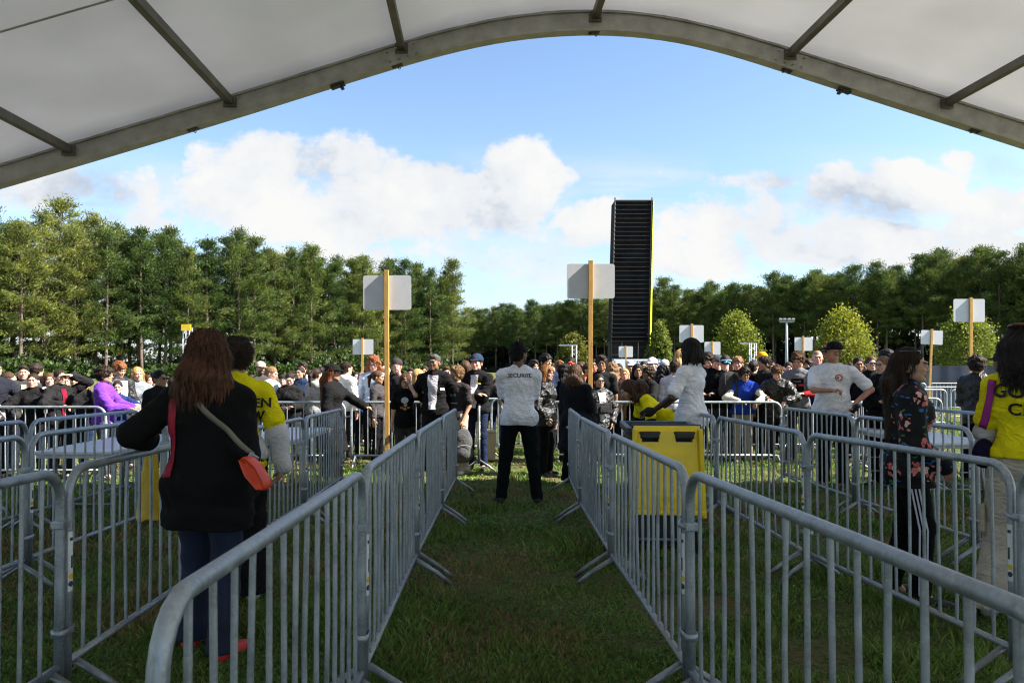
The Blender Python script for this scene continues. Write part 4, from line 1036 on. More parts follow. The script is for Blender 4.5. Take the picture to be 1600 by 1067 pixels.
    L = (V - Hc) @ Rh    # head-local
    hm = (np.abs(L) < .16).all(1)
    if face:
        def paint(m, c, a=1.0): C[m & hm] = C[m & hm] * (1 - a) + np.array(c) * a
        lips = (L[:, 1] < -.085) & (((L[:, 0]) / .026) ** 2 + ((L[:, 2] + .062) / .0125) ** 2 < 1); paint(lips, sc * (.80, .42, .45), .75)
        paint((L[:, 1] < -.07) & (np.abs(np.abs(L[:, 0]) - .050) < .016) & (np.abs(L[:, 2] + .035) < .02), sc * (1.08, .80, .80), .5)
        for q in (-1, 1):
            ex, ez = L[:, 0] - q * .031, L[:, 2] - .006
            paint((L[:, 1] < -.075) & ((ex / .019) ** 2 + (ez / .0105) ** 2 < 1), sc * .45, .6)
            eye = (L[:, 1] < -.078) & ((ex / .0135) ** 2 + (ez / .0065) ** 2 < 1); paint(eye, (.55, .52, .50)); paint(eye & (ex ** 2 < .006 ** 2), (.02, .014, .01))
            hc_ = np.array(HC[hair[1]] if isinstance(hair[1], str) else hair[1]) if hair else np.array((.05, .03, .02))
            paint((L[:, 1] < -.07) & (np.abs(ex) < .020) & (np.abs(L[:, 2] - .0255 + .15 * np.abs(ex)) < .0048), np.minimum(hc_ * 1.1, .08), .85)
        if beard:
            bm_ = (L[:, 1] < .0) & (L[:, 2] < -.035 + .25 * np.maximum(0, -.06 - L[:, 1])) & (L[:, 2] > -.125) & ~lips; paint(bm_, (.02, .014, .010), beard)
            paint((L[:, 1] < -.085) & (np.abs(L[:, 0]) < .028) & (np.abs(L[:, 2] + .046) < .006), (.02, .014, .01), beard)
    if hair is None or hair[0] in ('buzz',):
        paint((L[:, 2] > .055 - .5 * np.maximum(0, L[:, 1] + .02)) | ((L[:, 1] > .02) & (L[:, 2] > -.05)), HC[hair[1]] if hair else (.1, .08, .06), .8)
    root = empty('person', loc + Vector((0, 0, z0)), radians(yaw)); root.scale = (s, s, s)
    addobj('body', npmesh('body', V, Fq, True, C), skinmat(0), root)
    # --- trousers and shoes
    T_ = Fld(); lo_ = {'slim': .012, 'jeans': .018, 'wide': .030, 'short': .020}[legtype] * legw; k_ = .04
    T_.ell(U((0, .008, .955)), np.array([.152 * w + .010, .112 * w + .010, .135]), R, .05); T_.cuts.append(lambda x, y, z: z - 1.0 if lean < 25 else -1.0)
    for q in (-1, 1):
        hp, kn, an = lj[q]; T_.cap(hp, kn, (.082 + lo_) * w ** .5, .058 + lo_, .04)
        if legtype != 'short':
            fl = .0 if legtype == 'slim' else (.016 if legtype == 'jeans' else .03)
            T_.cap(kn, an + np.array([0, .01, -.02]), .056 + lo_, .044 + lo_ + fl, .03)
    T_.disp = lambda x, y, z: .006 * sn(x, y, z * 1.7, 22, seed) * np.clip(1.3 - z, .3, 1)
    zc = .06 if legtype != 'short' else .5
    T_.cuts.append(lambda x, y, z: zc - z)
    v, f = T_.mesh(res * 1.05); addobj('trousers', npmesh('trousers', v, f, True), legmat or fabric(legs, rough=.9, bscale=90), root)
    for q in (-1, 1):
        Sh = Fld()
        an = lj[q][2]; tx = q * .05; Sh.cap(an + np.array([0, .035, -.045]), an + np.array([tx * .4, -.075, -.050]), .040, .036, .02); Sh.ell(an + np.array([tx * .7, -.13, -.052]), (.042, .062, .033), None, .03); Sh.cap(an + np.array([0, .03, -.03]), an + np.array([0, .01, .01]), .042, .045, .02)
        Sh.cuts.append(lambda x, y, z: .002 - z)
        v, f = Sh.mesh(min(res, .013) if lod >= 1 else res); c = np.tile(np.array(shoes), (len(v), 1)); c[v[:, 2] < .024] = sole
        addobj('shoe', npmesh('shoe', v, f, True, c), pmat('shoe', (1, 1, 1), rough=.6, attr=True, var=.1), root)
    # --- top
    typ, tc = tops[0], tops[1]; o = dict(tee=.014, long=.018, hoodie=.032, jacket=.032, coat=.036, vest=.04, bomber=.030)[typ]
    hz_ = hem if hem is not None else dict(tee=.87, long=.88, hoodie=.88, jacket=.86, coat=.60, vest=.88, bomber=.80)[typ]
    Tp = Fld(); torso(Tp, o)
    Tp.ell(U((0, .006, .93)), np.array([.164 * w + o + .008, .122 * w + o + .010, .14]), R, .06)
    if hz_ < .86:
        for zz in np.arange(.86, hz_ - .05, -.10):
            fl = (.86 - zz) * .16; Tp.ell(hipc + np.array([0, .0, zz - .93]) + (U((0, 0, .93)) - hipc), np.array([.158 * w + o + fl, .118 * w + o + fl, .10]), None, .06)
    for q in (-1, 1):
        S, E, T = jo[q]; ro = o * .75 + .004
        if typ == 'tee': m_ = S + (E - S) * .72; Tp.cap(S, m_, .049 + ro, .051 + ro * 1.5, .035)
        elif typ == 'vest': Tp.cap(S, S + (E - S) * .12, .051 + ro, .049 + ro, .03)
        else:
            Tp.cap(S, E, .052 + ro, .043 + ro, .035); Tp.cap(E, T + (E - T) * .06, .043 + ro, .034 + ro * (1.0 if typ != 'bomber' else 1.3), .03)
    nk = U((0, .012, 1.47))
    if typ in ('jacket', 'coat', 'bomber') or collar: Tp.cap(U((0, .012, 1.44)), U((0, .006, 1.485)), .066, .066, .02)
    else: Tp.ell(U((0, .006, 1.445)), (.076, .068, .046), R, .03)
    if typ == 'hoodie' or hood: Tp.ell(U((0, .075, 1.445)), (.105, .062, .060), R, .04); Tp.cap(U((-.06, -.03, 1.44)), U((-.07, .05, 1.465)), .032, .036, .03); Tp.cap(U((.06, -.03, 1.44)), U((.07, .05, 1.465)), .032, .036, .03)
    amp = dict(tee=.0065, long=.006, hoodie=.008, jacket=.009, coat=.007, vest=.007, bomber=.011)[typ]
    sh = dict(tee=17, long=20, hoodie=15, jacket=21, coat=13, vest=18, bomber=24)[typ]
    Tp.disp = lambda x, y, z: amp * (.9 * sn(x, y * 1.3, z * 1.5 + x, sh, seed) + .75 * (np.abs(sn(x + z * .7, y, z * 1.5 - x, sh * 1.25, seed + 1)) * 2 - .7))
    if typ in ('tee', 'long', 'vest') or hz_ >= .80:
        Tp.cuts.append(lambda x, y, z: (np.minimum(hz_ + .008 * np.sin(x * 14 + y * 9), 9) - z) if lean < 25 else -1.0)
    else: Tp.cuts.append(lambda x, y, z: hz_ + .01 * np.sin(x * 9 + y * 7) - z)
    v, f = Tp.mesh(res if lod < 2 else res * .8)
    nm = dict(tee='shirt', long='shirt', hoodie='hoodie', jacket='jacket', coat='coat', vest='vest', bomber='jacket')[typ]
    tm = topmat or (fabric(tc) if typ not in ('bomber',) else fabric(tc, rough=.42, sheen=.0, spec=.5, bump=.5, bscale=22))
    top_o = addobj(nm, npmesh(nm, v, f, True), tm, root); top_vf = (v, f)
    bvh = BVHTree.FromPolygons([tuple(p) for p in v], [tuple(int(i) for i in q) for q in f])
    # sleeves of another colour (long shirt under tee / vest)
    if len(tops) > 2:
        Sl = Fld()
        for q in (-1, 1):
            Sl = Fld(); S, E, T = jo[q]; ex = tops[3] if len(tops) > 3 else 0.0
            Sl.cap(S + (E - S) * (.62 if typ == 'tee' else .1), E, .046 + .006 + ex * .25, .042 + .010 + ex, .03); Sl.cap(E, T + (E - T) * .05, .044 + .012 + ex, .031 + .010 + ex * .8, .03)
            Sl.disp = lambda x, y, z: .0075 * sn(x, y, z * 1.4, 24, seed)
            v, f = Sl.mesh(res); addobj('sleeve', npmesh('sleeve', v, f, True), fabric(tops[2]), root)
    def on_front(x, z, back=False, dz=.004):
        """point on the garment surface seen from the front (or back)"""
        d = R @ np.array([0, (1 if not back else -1), 0.]); p = U((x, (-.6 if not back else .6), z)); h, n_, i_, ds = bvh.ray_cast(Vector(p), Vector(d))
        return (h + n_ * dz) if h is not None else None
    def patch(name, pts, mat, back=False, dz=.005, parent=None, n=7):
        """a quad patch of garment surface: pts = four corners (x,z)"""
        a, b, c, d = [np.array(q, float) for q in pts]; vs = []; ok = True
        for j in range(n):
            for i in range(n):
                u_, v_ = i / (n - 1), j / (n - 1); p = (a * (1 - u_) + b * u_) * (1 - v_) + (d * (1 - u_) + c * u_) * v_; h = on_front(p[0], p[1], back, dz)
                vs.append(h if h is not None else (vs[-1] if vs else Vector(U((p[0], -.15 if not back else .15, p[1])))))
        fs = [(j * n + i, j * n + i + 1, (j + 1) * n + i + 1, (j + 1) * n + i) for j in range(n - 1) for i in range(n - 1)]
        m = MB(); m.add(vs, fs); return m.build(name, mat, parent or root)
    if inner:   # open jacket: strip of shirt down the front
        wd = inner[1] if len(inner) > 1 else .045; zb = max(hz_ + .04, .95)
        patch('shirt_front', [(-wd * .7, zb), (wd * .75, zb), (wd * 1.25, 1.43), (-wd * 1.15, 1.43)], fabric(inner[0]), n=12, parent=top_o, dz=.013)
    # --- hair
    if hair and hair[0] not in ('buzz', 'none'):
        st_, hcname = hair[0], hair[1]; hcol = HC[hcname] if isinstance(hcname, str) else hcname; Hf = Fld(); big = {'short': .004, 'crop': .002, 'fade': .002, 'curly': .020, 'curlybig': .030, 'afro': .032, 'long': .012, 'longwavy': .020, 'longback': .007, 'bob': .015, 'bun': .004, 'pony': .005, 'sweep': .012, 'dreads': .012, 'curlylong': .028, 'fringe': .012}.get(st_, .01)
        Hf.ell(HP((0, .020, .036)), np.array([.078, .096, .088]) + big, Rh, .02)
        if st_ in ('short', 'sweep', 'fringe', 'curly', 'afro', 'curlybig'): Hf.ell(HP((0, .055, -.03)), (.066, .052, .055), Rh, .03)
        if st_ in ('sweep', 'fringe', 'fade', 'curly', 'curlybig'): Hf.ell(HP((0, -.045, .088)), (.058, .052, .034 + (.014 if 'curly' in st_ else 0)), Rh, .03)
        if st_ == 'fringe': Hf.ell(HP((0, -.085, .052)), (.058, .022, .028), Rh, .02)
        if st_ in ('long', 'longwavy', 'curlylong'):
            ln = (hair[2] if len(hair) > 2 else .38); wv = .012 if st_ != 'long' else 0; ww = .0 if st_ == 'long' else (.026 if lod > 1 else .015)
            for q in (-1, 1):
                Hf.cap(HP((q * .070, .015, 0)), HP((q * .082, .030, -.14)), .030 + ww, .036 + ww * 1.6, .04)
                p1 = HP((q * .082, .030, -.14)); p2 = U((q * .105, .07, 1.53 - ln)); Hf.cap(p1, p2, .036 + ww, .030 + ww * 1.3, .05)
            Hf.cap(HP((0, .07, .0)), U((0, .13, 1.50)), .070, .072, .04); Hf.cap(U((-.03, .12, 1.50)), U((-.035, .125, 1.53 - ln)), .068, .050, .05); Hf.cap(U((.03, .12, 1.50)), U((.035, .125, 1.53 - ln)), .068, .050, .05)
        if st_ == 'longback':
            ln = hair[2]; Hf.cap(HP((0, .07, .0)), U((0, .115, 1.50)), .066, .066, .04)
            for q in (-1, 0, 1): Hf.cap(U((q * .045, .11, 1.50)), U((q * .065, .105, 1.53 - ln)), .045, .026, .04)
            Hf.cap(HP((-.062, .03, .0)), U((-.10, .02, 1.40)), .022, .030, .03); Hf.cap(U((-.10, .02, 1.40)), U((-.15, .02, 1.50 - ln * .7)), .032, .022, .03)
        if st_ == 'bob':
            for q in (-1, 1): Hf.cap(HP((q * .070, .01, .02)), HP((q * .085, .015, -.125)), .038, .040, .04); Hf.cap(HP((q * .04, .07, 0)), HP((q * .05, .075, -.13)), .050, .050, .04)
            Hf.ell(HP((0, -.080, .060)), (.060, .026, .030), Rh, .02)
        if st_ == 'bun': Hf.ell(HP((0, .125, .055)), (.040, .036, .038), Rh, .02); Hf.ell(HP((0, .06, -.02)), (.062, .045, .05), Rh, .03)
        if st_ == 'pony':
            Hf.ell(HP((0, .06, -.02)), (.062, .045, .05), Rh, .03); Hf.cap(HP((0, .11, .05)), HP((.01, .165, -.02)), .026, .034, .02); Hf.cap(HP((.01, .165, -.02)), HP((.02, .155, -.20)), .034, .016, .03)
        if st_ == 'dreads':
            for i in range(46):
                a_ = rnd.uniform(-2.75, 2.75) + pi / 2; rr = .088; z_ = rnd.uniform(.0, .07); p0 = HP((rr * cos(a_) * .9, .02 + rr * sin(a_), z_)); ln = rnd.uniform(.12, .19)
                Hf.cap(p0, HP((rr * cos(a_) * 1.22, .025 + rr * sin(a_) * 1.18, z_ - ln)), .0135, .010, .006)
            Hf.ell(HP((0, .05, -.045)), (.088, .07, .085), Rh, .03)
        # face opening
        fx = {'bob': .058, 'long': .060, 'longwavy': .058, 'curlylong': .058, 'dreads': .060}.get(st_, .065)
        hl_ = {'fade': .030, 'short': .022, 'crop': .022, 'fringe': -.004, 'bob': .004, 'curly': .020, 'curlybig': .015, 'afro': .03, 'sweep': .018, 'bun': .035, 'pony': .035, 'long': .035, 'longback': .036, 'longwavy': .03, 'curlylong': .028, 'dreads': .03}.get(st_, .025)
        Hf.ell(HP((0, -.105, hl_ - .078)), (fx if st_ != 'longback' else .090, .088 if st_ != 'longback' else .100, .118), Rh, .012, 'sub')
        if st_ not in ('long', 'longwavy', 'bob', 'curlylong', 'dreads'):
            for q in (-1, 1): Hf.ell(HP((q * .092, -.008, -.066)), (.036, .040, .050), Rh, .010, 'sub')
        am = {'curly': .010, 'curlybig': .013, 'afro': .007, 'longwavy': .009, 'curlylong': .014, 'long': .0055, 'bob': .005}.get(st_, .0045); cf = {'curly': 75, 'curlybig': 70, 'afro': 90, 'curlylong': 60}.get(st_, 0)
        def hd_(x, y, z):
            lx, ly = x - Hc[0], y - Hc[1]; th = np.arctan2(ly - .02, lx)
            if cf: return am * (sn(x, y, z, cf, seed) + .5 * sn(x, z, y, cf * 2.1, seed))
            if st_ in ('short', 'fringe', 'sweep', 'fade', 'crop'): return (.0065 if st_ not in ('crop', 'fade') else .003) * (sn(x * 1.6, y, z * .8, 62, seed) + .6 * sn(x, y, z, 120, seed))
            return am * (.6 * np.sin(th * 23 + 3 * np.sin(z * 18 + seed)) + .4 * np.sin(th * 41 + 2 * np.sin(z * 27))) + (.006 * np.sin(z * 34 + th * 2) if st_ == 'longwavy' else 0)
        Hf.disp = hd_
        if st_ not in ('long', 'longwavy', 'longback', 'bob', 'curlylong', 'dreads', 'pony'): Hf.cuts.append(lambda x, y, z: (HP((0, .08, -.075))[2] - z))
        v, f = Hf.mesh(hres * (1.0 if st_ not in ('long', 'longwavy', 'curlylong') else 1.15) + .0008)
        ho = addobj('hair', npmesh('hair', v, f, True), hairmat(hcol), root)
        if lod >= 1 and st_ in ('sweep', 'fringe', 'longback', 'long', 'longwavy', 'bob', 'curlylong', 'curly', 'curlybig', 'short'):
            # loose strands over the mass
            rr = np.random.RandomState(int(abs(px))); n = 2600 if lod > 1 else 1100; cen = v[f].mean(1); okf = np.nonzero(((cen - Hc) @ Rh)[:, 1] > -.035)[0]; pick = okf[rr.randint(0, len(okf), n)]; P0 = cen[pick]; Nn = P0 - (Hc if 'long' not in st_ else np.array([Hc[0], Hc[1] + .03, 0])); 
            if 'long' in st_ or st_ == 'bob': Nn[:, 2] = np.where(P0[:, 2] > Hc[2], P0[:, 2] - Hc[2], 0)
            Nn /= np.linalg.norm(Nn, axis=1)[:, None]; ln = (.03 + .07 * rr.rand(n)) * (1 if 'long' in st_ else (.5 if st_ == 'bob' else .22)); dn = np.array([0, 0, -1.]) + rr.normal(size=(n, 3)) * (.16 if 'long' in st_ else .5)
            top_ = (P0[:, 2] > Hc[2] + .03)[:, None]; dn = dn - Nn * (dn * Nn).sum(1)[:, None] * .9; wd = .0009 + .0014 * rr.rand(n)
            sd_ = np.cross(dn, Nn); sd_ /= (np.linalg.norm(sd_, axis=1)[:, None] + 1e-9); A = P0 + Nn * .001; Bm = A + dn * ln[:, None] * .5 + Nn * (.004 + .006 * rr.rand(n))[:, None]; E_ = A + dn * ln[:, None] + Nn * (.003 * rr.normal(size=n))[:, None]
            sd_ = sd_ * wd[:, None]; VV = np.stack([A - sd_, A + sd_, Bm - sd_, Bm + sd_, E_], 1).reshape(-1, 3); ii = np.arange(n)[:, None] * 5
            addobj('loose_strands', npmesh('loose_strands', VV, np.concatenate([ii + [0, 1, 3], ii + [0, 3, 2], ii + [2, 3, 4]]), False), hairmat(tuple(np.array(hcol) * 1.35)), ho)
    if cap:
        Cf = Fld(); cr = (.010 + (.010 if hair and hair[0] not in ('buzz', 'none') else 0)); ss = -1 if cap[0] == 'back' else 1
        Cf.ell(HP((0, .020, .040)), np.array([.081, .099, .088]) + cr, Rh, .01); Rb = Rh @ rotm('X', radians(8 * ss))
        if cap[0] != 'beanie':
            Cf.ell(HP((0, .020 - ss * .125, .046)), (.072, .082, .0085), Rb, .012)
        nrm_ = Rh @ np.array([0, 0, 1.]); o0 = HP((0, 0, .034 if cap[0] != 'beanie' else .015)); Cf.cuts.append(lambda x, y, z: -((x - o0[0]) * nrm_[0] + (y - o0[1]) * nrm_[1] + (z - o0[2]) * nrm_[2]))
        v, f = Cf.mesh(min(hres, .006)); co = addobj('cap', npmesh('cap', v, f, True), fabric(cap[1], bump=.2, bscale=80), root)
        if len(cap) > 2:
            m = MB(); c_ = Vector(HP((0, -.090, .078))); m.box(c_, (.045, .012, .036), Matrix(Rh.tolist()), .004); m.build('badge', pmat('badge', cap[2], rough=.6), co)
            if len(cap) > 3:
                m = MB(); c_ = Vector(HP((0, -.0975, .078))); m.box(c_, (.018, .004, .018), Matrix(Rh.tolist()), .002); m.build('badge_mark', pmat('badge', cap[3], rough=.6), co)
    if glasses:
        m = MB(); dark = glasses == 'sun'; up = .092 if glasses == 'head' else 0; yb = -.104 if not up else -.050
        Gq = lambda p: Vector(HP((p[0], p[1] + (yb + .104), p[2] + up)))
        for q in (-1, 1):
            if dark or up: m.box(Gq((q * .032, -.104, .006)), (.042, .006, .028), Matrix(Rh.tolist()), .002)
            else: m.tube([Gq((q * .032 + .021 * cos(a), -.104, .006 + .016 * sin(a))) for a in np.linspace(0, 2 * pi, 13)], .0022, 5, cap=False)
            m.tube([Gq((q * .055, -.102, .012)), Gq((q * .082, -.07, .012)), Gq((q * .088, .02, .004))], .0022, 5)
        m.tube([Gq((-.012, -.105, .010)), Gq((.012, -.105, .010))], .002, 5)
        m.build('sunglasses' if dark or up else 'glasses', pmat('glass_dark', (.010, .010, .012) if not up else (.10, .12, .14), rough=.12, spec=.8), root)
    J = dict(root=root, U=U, HP=HP, jo=jo, lj=lj, s=s, on=on_front, patch=patch, top=top_o, R=R, Rh=Rh, bvh=bvh, V=V, Y=Y)
    tag(root, label, 'person', group)
    return J

def text_on(J, txt, x, z, size, col, back=True, name='lettering', rot=0.0, parent=None, dz=.012, bold=0.0):
    """letters laid on the garment; x,z centre on the chest/back in body units"""
    cu = bpy.data.curves.new('t', 'FONT'); cu.body = txt; cu.size = size; cu.align_x = 'CENTER'; cu.align_y = 'CENTER'; cu.offset = bold; cu.resolution_u = 3
    ob = bpy.data.objects.new('t', cu); COL.objects.link(ob); dg = bpy.context.evaluated_depsgraph_get(); dg.update()
    me = bpy.data.meshes.new_from_object(ob.evaluated_get(dg)); bpy.data.objects.remove(ob)
    bm = bmesh.new(); bm.from_mesh(me); bmesh.ops.subdivide_edges(bm, edges=[e for e in bm.edges if e.calc_length() > size * .3], cuts=2); bmesh.ops.triangulate(bm, faces=bm.faces)
    for v in bm.verts:
        a, b = v.co.x, v.co.y; a, b = a * cos(rot) - b * sin(rot), a * sin(rot) + b * cos(rot)
        h = J['on'](x + (-a if back else a), z + b, back, dz)
        v.co = h if h is not None else Vector(J['U']((x - a, .12, z + b)))
    bm.to_mesh(me); bm.free(); me.materials.clear()
    return addobj(name, me, pmat('print_ink', col, rough=.7), parent or J['top'])
def disc_on(J, x, z, r, col, name, back=False, dz=.005, n=20, sx=1.0, parent=None, ring=None):
    m = MB(); vs = [J['on'](x, z, back, dz)]; 
    for i in range(n):
        h = J['on'](x + r * sx * cos(2 * pi * i / n), z + r * sin(2 * pi * i / n), back, dz); vs.append(h if h is not None else vs[0])
    m.add(vs, [(0, i + 1, (i + 1) % n + 1) for i in range(n)]); return m.build(name, pmat('print_ink', col, rough=.6), parent or J['top'])
# ================================================================== the people
BK = (.0050, .0050, .0062); DK = (.013, .013, .015); CH = (.036, .036, .040); GR = (.16, .16, .165); LG = (.40, .40, .41); WH = (.80, .80, .82); NV = (.012, .020, .055); BE = (.42, .36, .27)
YEL = (.80, .70, .01)
def carry(o, label, cat, group=None): tag(o, label, cat, group); return o
def world_of(J, p):
    r = J['root']; s = J['s']; a = r.rotation_euler.z; x, y, z = [q * s for q in p]
    return Vector((x * cos(a) - y * sin(a) + r.location.x, x * sin(a) + y * cos(a) + r.location.y, z + r.location.z))

# ---------- foreground woman in the black coat (back to us)
P1 = person('woman with long auburn hair and black coat from behind, leaning on a barrier', 326, 517, 3.72, yaw=172, sex='f', hair=('longwavy', (.060, .026, .014), .10), tops=('coat', (.006, .006, .007)), hem=.70,
            legs=(.018, .035, .085), shoes=(.55, .03, .02), sole=(.6, .58, .55), legtype='jeans', arms=(('hang'), ((.44, -.12, 1.14), (.6, .6, -.6), (.8, -.5, -.15), .5)), w=1.24, lod=2, look=(4, -12), stride=(.07, .02),
            legmat=pmat('denim', (.007, .014, .040), rough=.85, var=.35, vscale=5, bump=.4, bscale=60), topmat=pmat('felt_coat', (.0075, .0075, .008), rough=.95, var=.2, vscale=4, bump=.4, bscale=90, spec=.15))
m = MB()   # red strap hanging from her shoulder
def strap(J, pts, w, th, name, mat, label=None, cat=None, back=True, parent=None):
    """a flat band over the garment: pts in (x,z) body units"""
    vs = []; n = 14; P = [np.array(p, float) for p in pts]
    for i in range(n + 1):
        f = i / n * (len(P) - 1); k = min(int(f), len(P) - 2); q = P[k] + (P[k + 1] - P[k]) * (f - k); t = P[k + 1] - P[k]; t = t / np.linalg.norm(t); nn = np.array([-t[1], t[0]])
        for s_ in (-1, 1):
            a = q + nn * w / 2 * s_; h = J['on'](a[0], a[1], back, .006); vs.append(h if h is not None else (vs[-2] if len(vs) > 1 else Vector(J['U']((a[0], .15 if back else -.15, a[1])))))
    fs = [(2 * i, 2 * i + 1, 2 * i + 3, 2 * i + 2) for i in range(n)]
    mm = MB(); mm.add(vs, fs); o = mm.build(name, mat); o.parent = parent or J['root']
    md = o.modifiers.new('thick', 'SOLIDIFY'); md.thickness = th; md.offset = 1
    return o
strap(P1, [(.125, 1.44), (.125, 1.30), (.145, 1.12), (.13, .98)], .055, .004, 'red_lanyard_strap', pmat('red_webbing', (.35, .006, .03), rough=.7))
def shoulder_bag():
    root = empty('shoulder_bag', (0, 0, 0)); tag(root, 'orange-red shoulder bag on a beige strap behind the black coat woman', 'bag')
    a = P1['root'].rotation_euler.z; root.location = P1['root'].location; root.rotation_euler = P1['root'].rotation_euler; root.scale = P1['root'].scale
    m = MB(); vs = []; fs = []; n = 16
    for i in range(n + 1):      # strap from left neck down to right hip (her right = screen right from behind)
        f = i / n; x = -.03 - .255 * f; z = 1.37 - .275 * f
        h = P1['on'](x, z, True, .008) or Vector((x, .19, z))
        t = Vector((-.55, 0, -.83)); nn = Vector((-.83, 0, .55)) * .015
        vs += [h - nn, h + nn]
    fs = [(2 * i, 2 * i + 1, 2 * i + 3, 2 * i + 2) for i in range(n)]; m.add(vs, fs); o = m.build('strap', pmat('beige_webbing', (.21, .185, .15), rough=.8, bump=.3, bscale=200), root)
    md = o.modifiers.new('t', 'SOLIDIFY'); md.thickness = .004; md.offset = 1
    e = vs[-1]; c = (vs[-1] + vs[-2]) / 2 + Vector((-.008, .004, -.01))
    m = MB(); m.box(c + Vector((0, 0.012, -.01)), (.055, .014, .05), Matrix.Rotation(-.55, 3, 'Y'), .003); m.build('buckle', galv(), root)
    pts = [(-.270, 1.095), (-.315, 1.105), (-.375, 1.055), (-.425, .97), (-.425, .925), (-.385, .92), (-.31, 1.00)]
    m = MB(); k = len(pts); cx = sum(p[0] for p in pts) / k; cz = sum(p[1] for p in pts) / k; vs = []
    for dy, sc in ((.12, .9), (.135, 1.0), (.19, 1.0), (.205, .85)): vs += [(cx + (x - cx) * sc, dy, cz + (z - cz) * sc) for x, z in pts]
    fs = [tuple(range(k))] + [tuple(3 * k + i for i in range(k))[::-1]] + [(j * k + i, j * k + (i + 1) % k, (j + 1) * k + (i + 1) % k, (j + 1) * k + i) for j in range(3) for i in range(k)]
    m.add(vs, fs); po = m.build('pouch', pmat('orange_nylon', (.68, .055, .012), rough=.5, var=.15, bump=.5, bscale=14), root); sm_ = po.modifiers.new('soft', 'SUBSURF'); sm_.levels = sm_.render_levels = 2
shoulder_bag()
# ---------- yellow crew shirt person behind her
P2 = person('dark curly haired person in yellow crew shirt over white sleeves, beside the black coat woman', 370, 527, 4.65, yaw=196, hair=('curly', 'dark'), tops=('tee', YEL, (.62, .60, .63), .018), legs=(.010, .010, .012), legtype='wide',
            shoes=(.62, .60, .58), sole=(.5, .5, .5), arms=(((-.30, .04, .86), (-1, .4, 0), (.5, -.1, -.8), .6), ((-.26, .06, .86), (-.5, .5, 0), (.2, -.1, -1), .5)), w=1.0, lod=2, hem=.83, look=(0, 10), skin='tan', stride=(.05, 0), collar=True)
P2_arms = None
text_on(P2, 'GOLDEN', -.045, 1.31, .088, BK, True, 'lettering', bold=.002); text_on(P2, 'CREW', -.06, 1.225, .088, BK, True, 'lettering', bold=.002)
strap(P2, [(.06, 1.46), (.10, 1.36), (.075, 1.20)], .040, .004, 'maroon_strap', pmat('maroon_webbing', (.12, .006, .02), rough=.8))
m = MB(); pts = [P2['on'](x, z, True, .012) for x, z in ((-.07, 1.42), (-.10, 1.33), (-.13, 1.24), (-.12, 1.17), (-.09, 1.20))]; m.tube([p for p in pts if p], .003, 5); o = m.build('black_cord', fabric(BK)); o.parent = P2['root']
# ---------- security guard
P3 = person('security guard seen from behind in a white shirt, arms folded, in the middle lane', 811, 529, 8.1, yaw=183, hair=('short', 'black'), tops=('tee', (.74, .75, .84)), legs=(.005, .008, .010), legtype='slim', legw=1.4, shoes=(.01, .01, .01), sole=(.02, .02, .02),
            arms=('cross', 'cross'), look=(0, -42), w=1.10, lod=2, hem=.85, skin='brown', beard=.9, stride=(.03, .085), H=1.84)
text_on(P3, 'SECURITE', .0, 1.375, .056, (.02, .02, .03), True, 'lettering', bold=.0012, dz=.018)
# ---------- woman in floral jacket
def floral():
    m = bpy.data.materials.new('floral_cloth'); m.use_nodes = True; t = NT(m.node_tree); bs = t.n['Principled BSDF']; P = t.new('ShaderNodeTexCoord').outputs['Object']
    P = t.vm('ADD', P, t.mix(1.0, (.0, .0, .0), (0, 0, 0)))
    wv = t.new('ShaderNodeTexNoise'); t.put(wv.inputs['Vector'], P); wv.inputs['Scale'].default_value = 22; Pw = t.vm('ADD', P, t.vm('MULTIPLY', wv.outputs['Color'], (.05, .05, .05)))
    v1 = t.new('ShaderNodeTexVoronoi'); t.put(v1.inputs['Vector'], Pw); v1.inputs['Scale'].default_value = 7
    v2 = t.new('ShaderNodeTexVoronoi'); t.put(v2.inputs['Vector'], Pw); v2.inputs['Scale'].default_value = 26
    v3 = t.new('ShaderNodeTexVoronoi'); t.put(v3.inputs['Vector'], t.vm('MULTIPLY', Pw, (1, 1, 2.8))); v3.inputs['Scale'].default_value = 16
    s1 = t.new('ShaderNodeSeparateColor'); t.l.new(v1.outputs['Color'], s1.inputs[0]); s2 = t.new('ShaderNodeSeparateColor'); t.l.new(v2.outputs['Color'], s2.inputs[0]); s3 = t.new('ShaderNodeSeparateColor'); t.l.new(v3.outputs['Color'], s3.inputs[0])
    cell = t.m('MULTIPLY', t.m('LESS_THAN', v1.outputs['Distance'], .46), t.m('GREATER_THAN', s1.outputs[0], .30))
    pet = t.m('MULTIPLY', cell, t.m('LESS_THAN', v2.outputs['Distance'], .52))
    pc = t.ramp(s2.outputs[1], [(0, (.50, .07, .09)), (.35, (.62, .22, .20)), (.6, (.70, .48, .44)), (.85, (.62, .12, .14))])
    lf = t.m('MULTIPLY', t.m('LESS_THAN', v3.outputs['Distance'], .34), t.m('GREATER_THAN', s3.outputs[0], .60))
    lc = t.ramp(s3.outputs[1], [(0, (.02, .14, .05)), (.45, (.05, .22, .09)), (.5, (.02, .12, .38)), (1, (.04, .20, .50))])
    c = t.mix(lf, (.006, .006, .008), lc); c = t.mix(pet, c, pc)
    t.put(bs.inputs['Base Color'], c); bs.inputs['Roughness'].default_value = .75; bs.inputs['Specular IOR Level'].default_value = .25
    return m
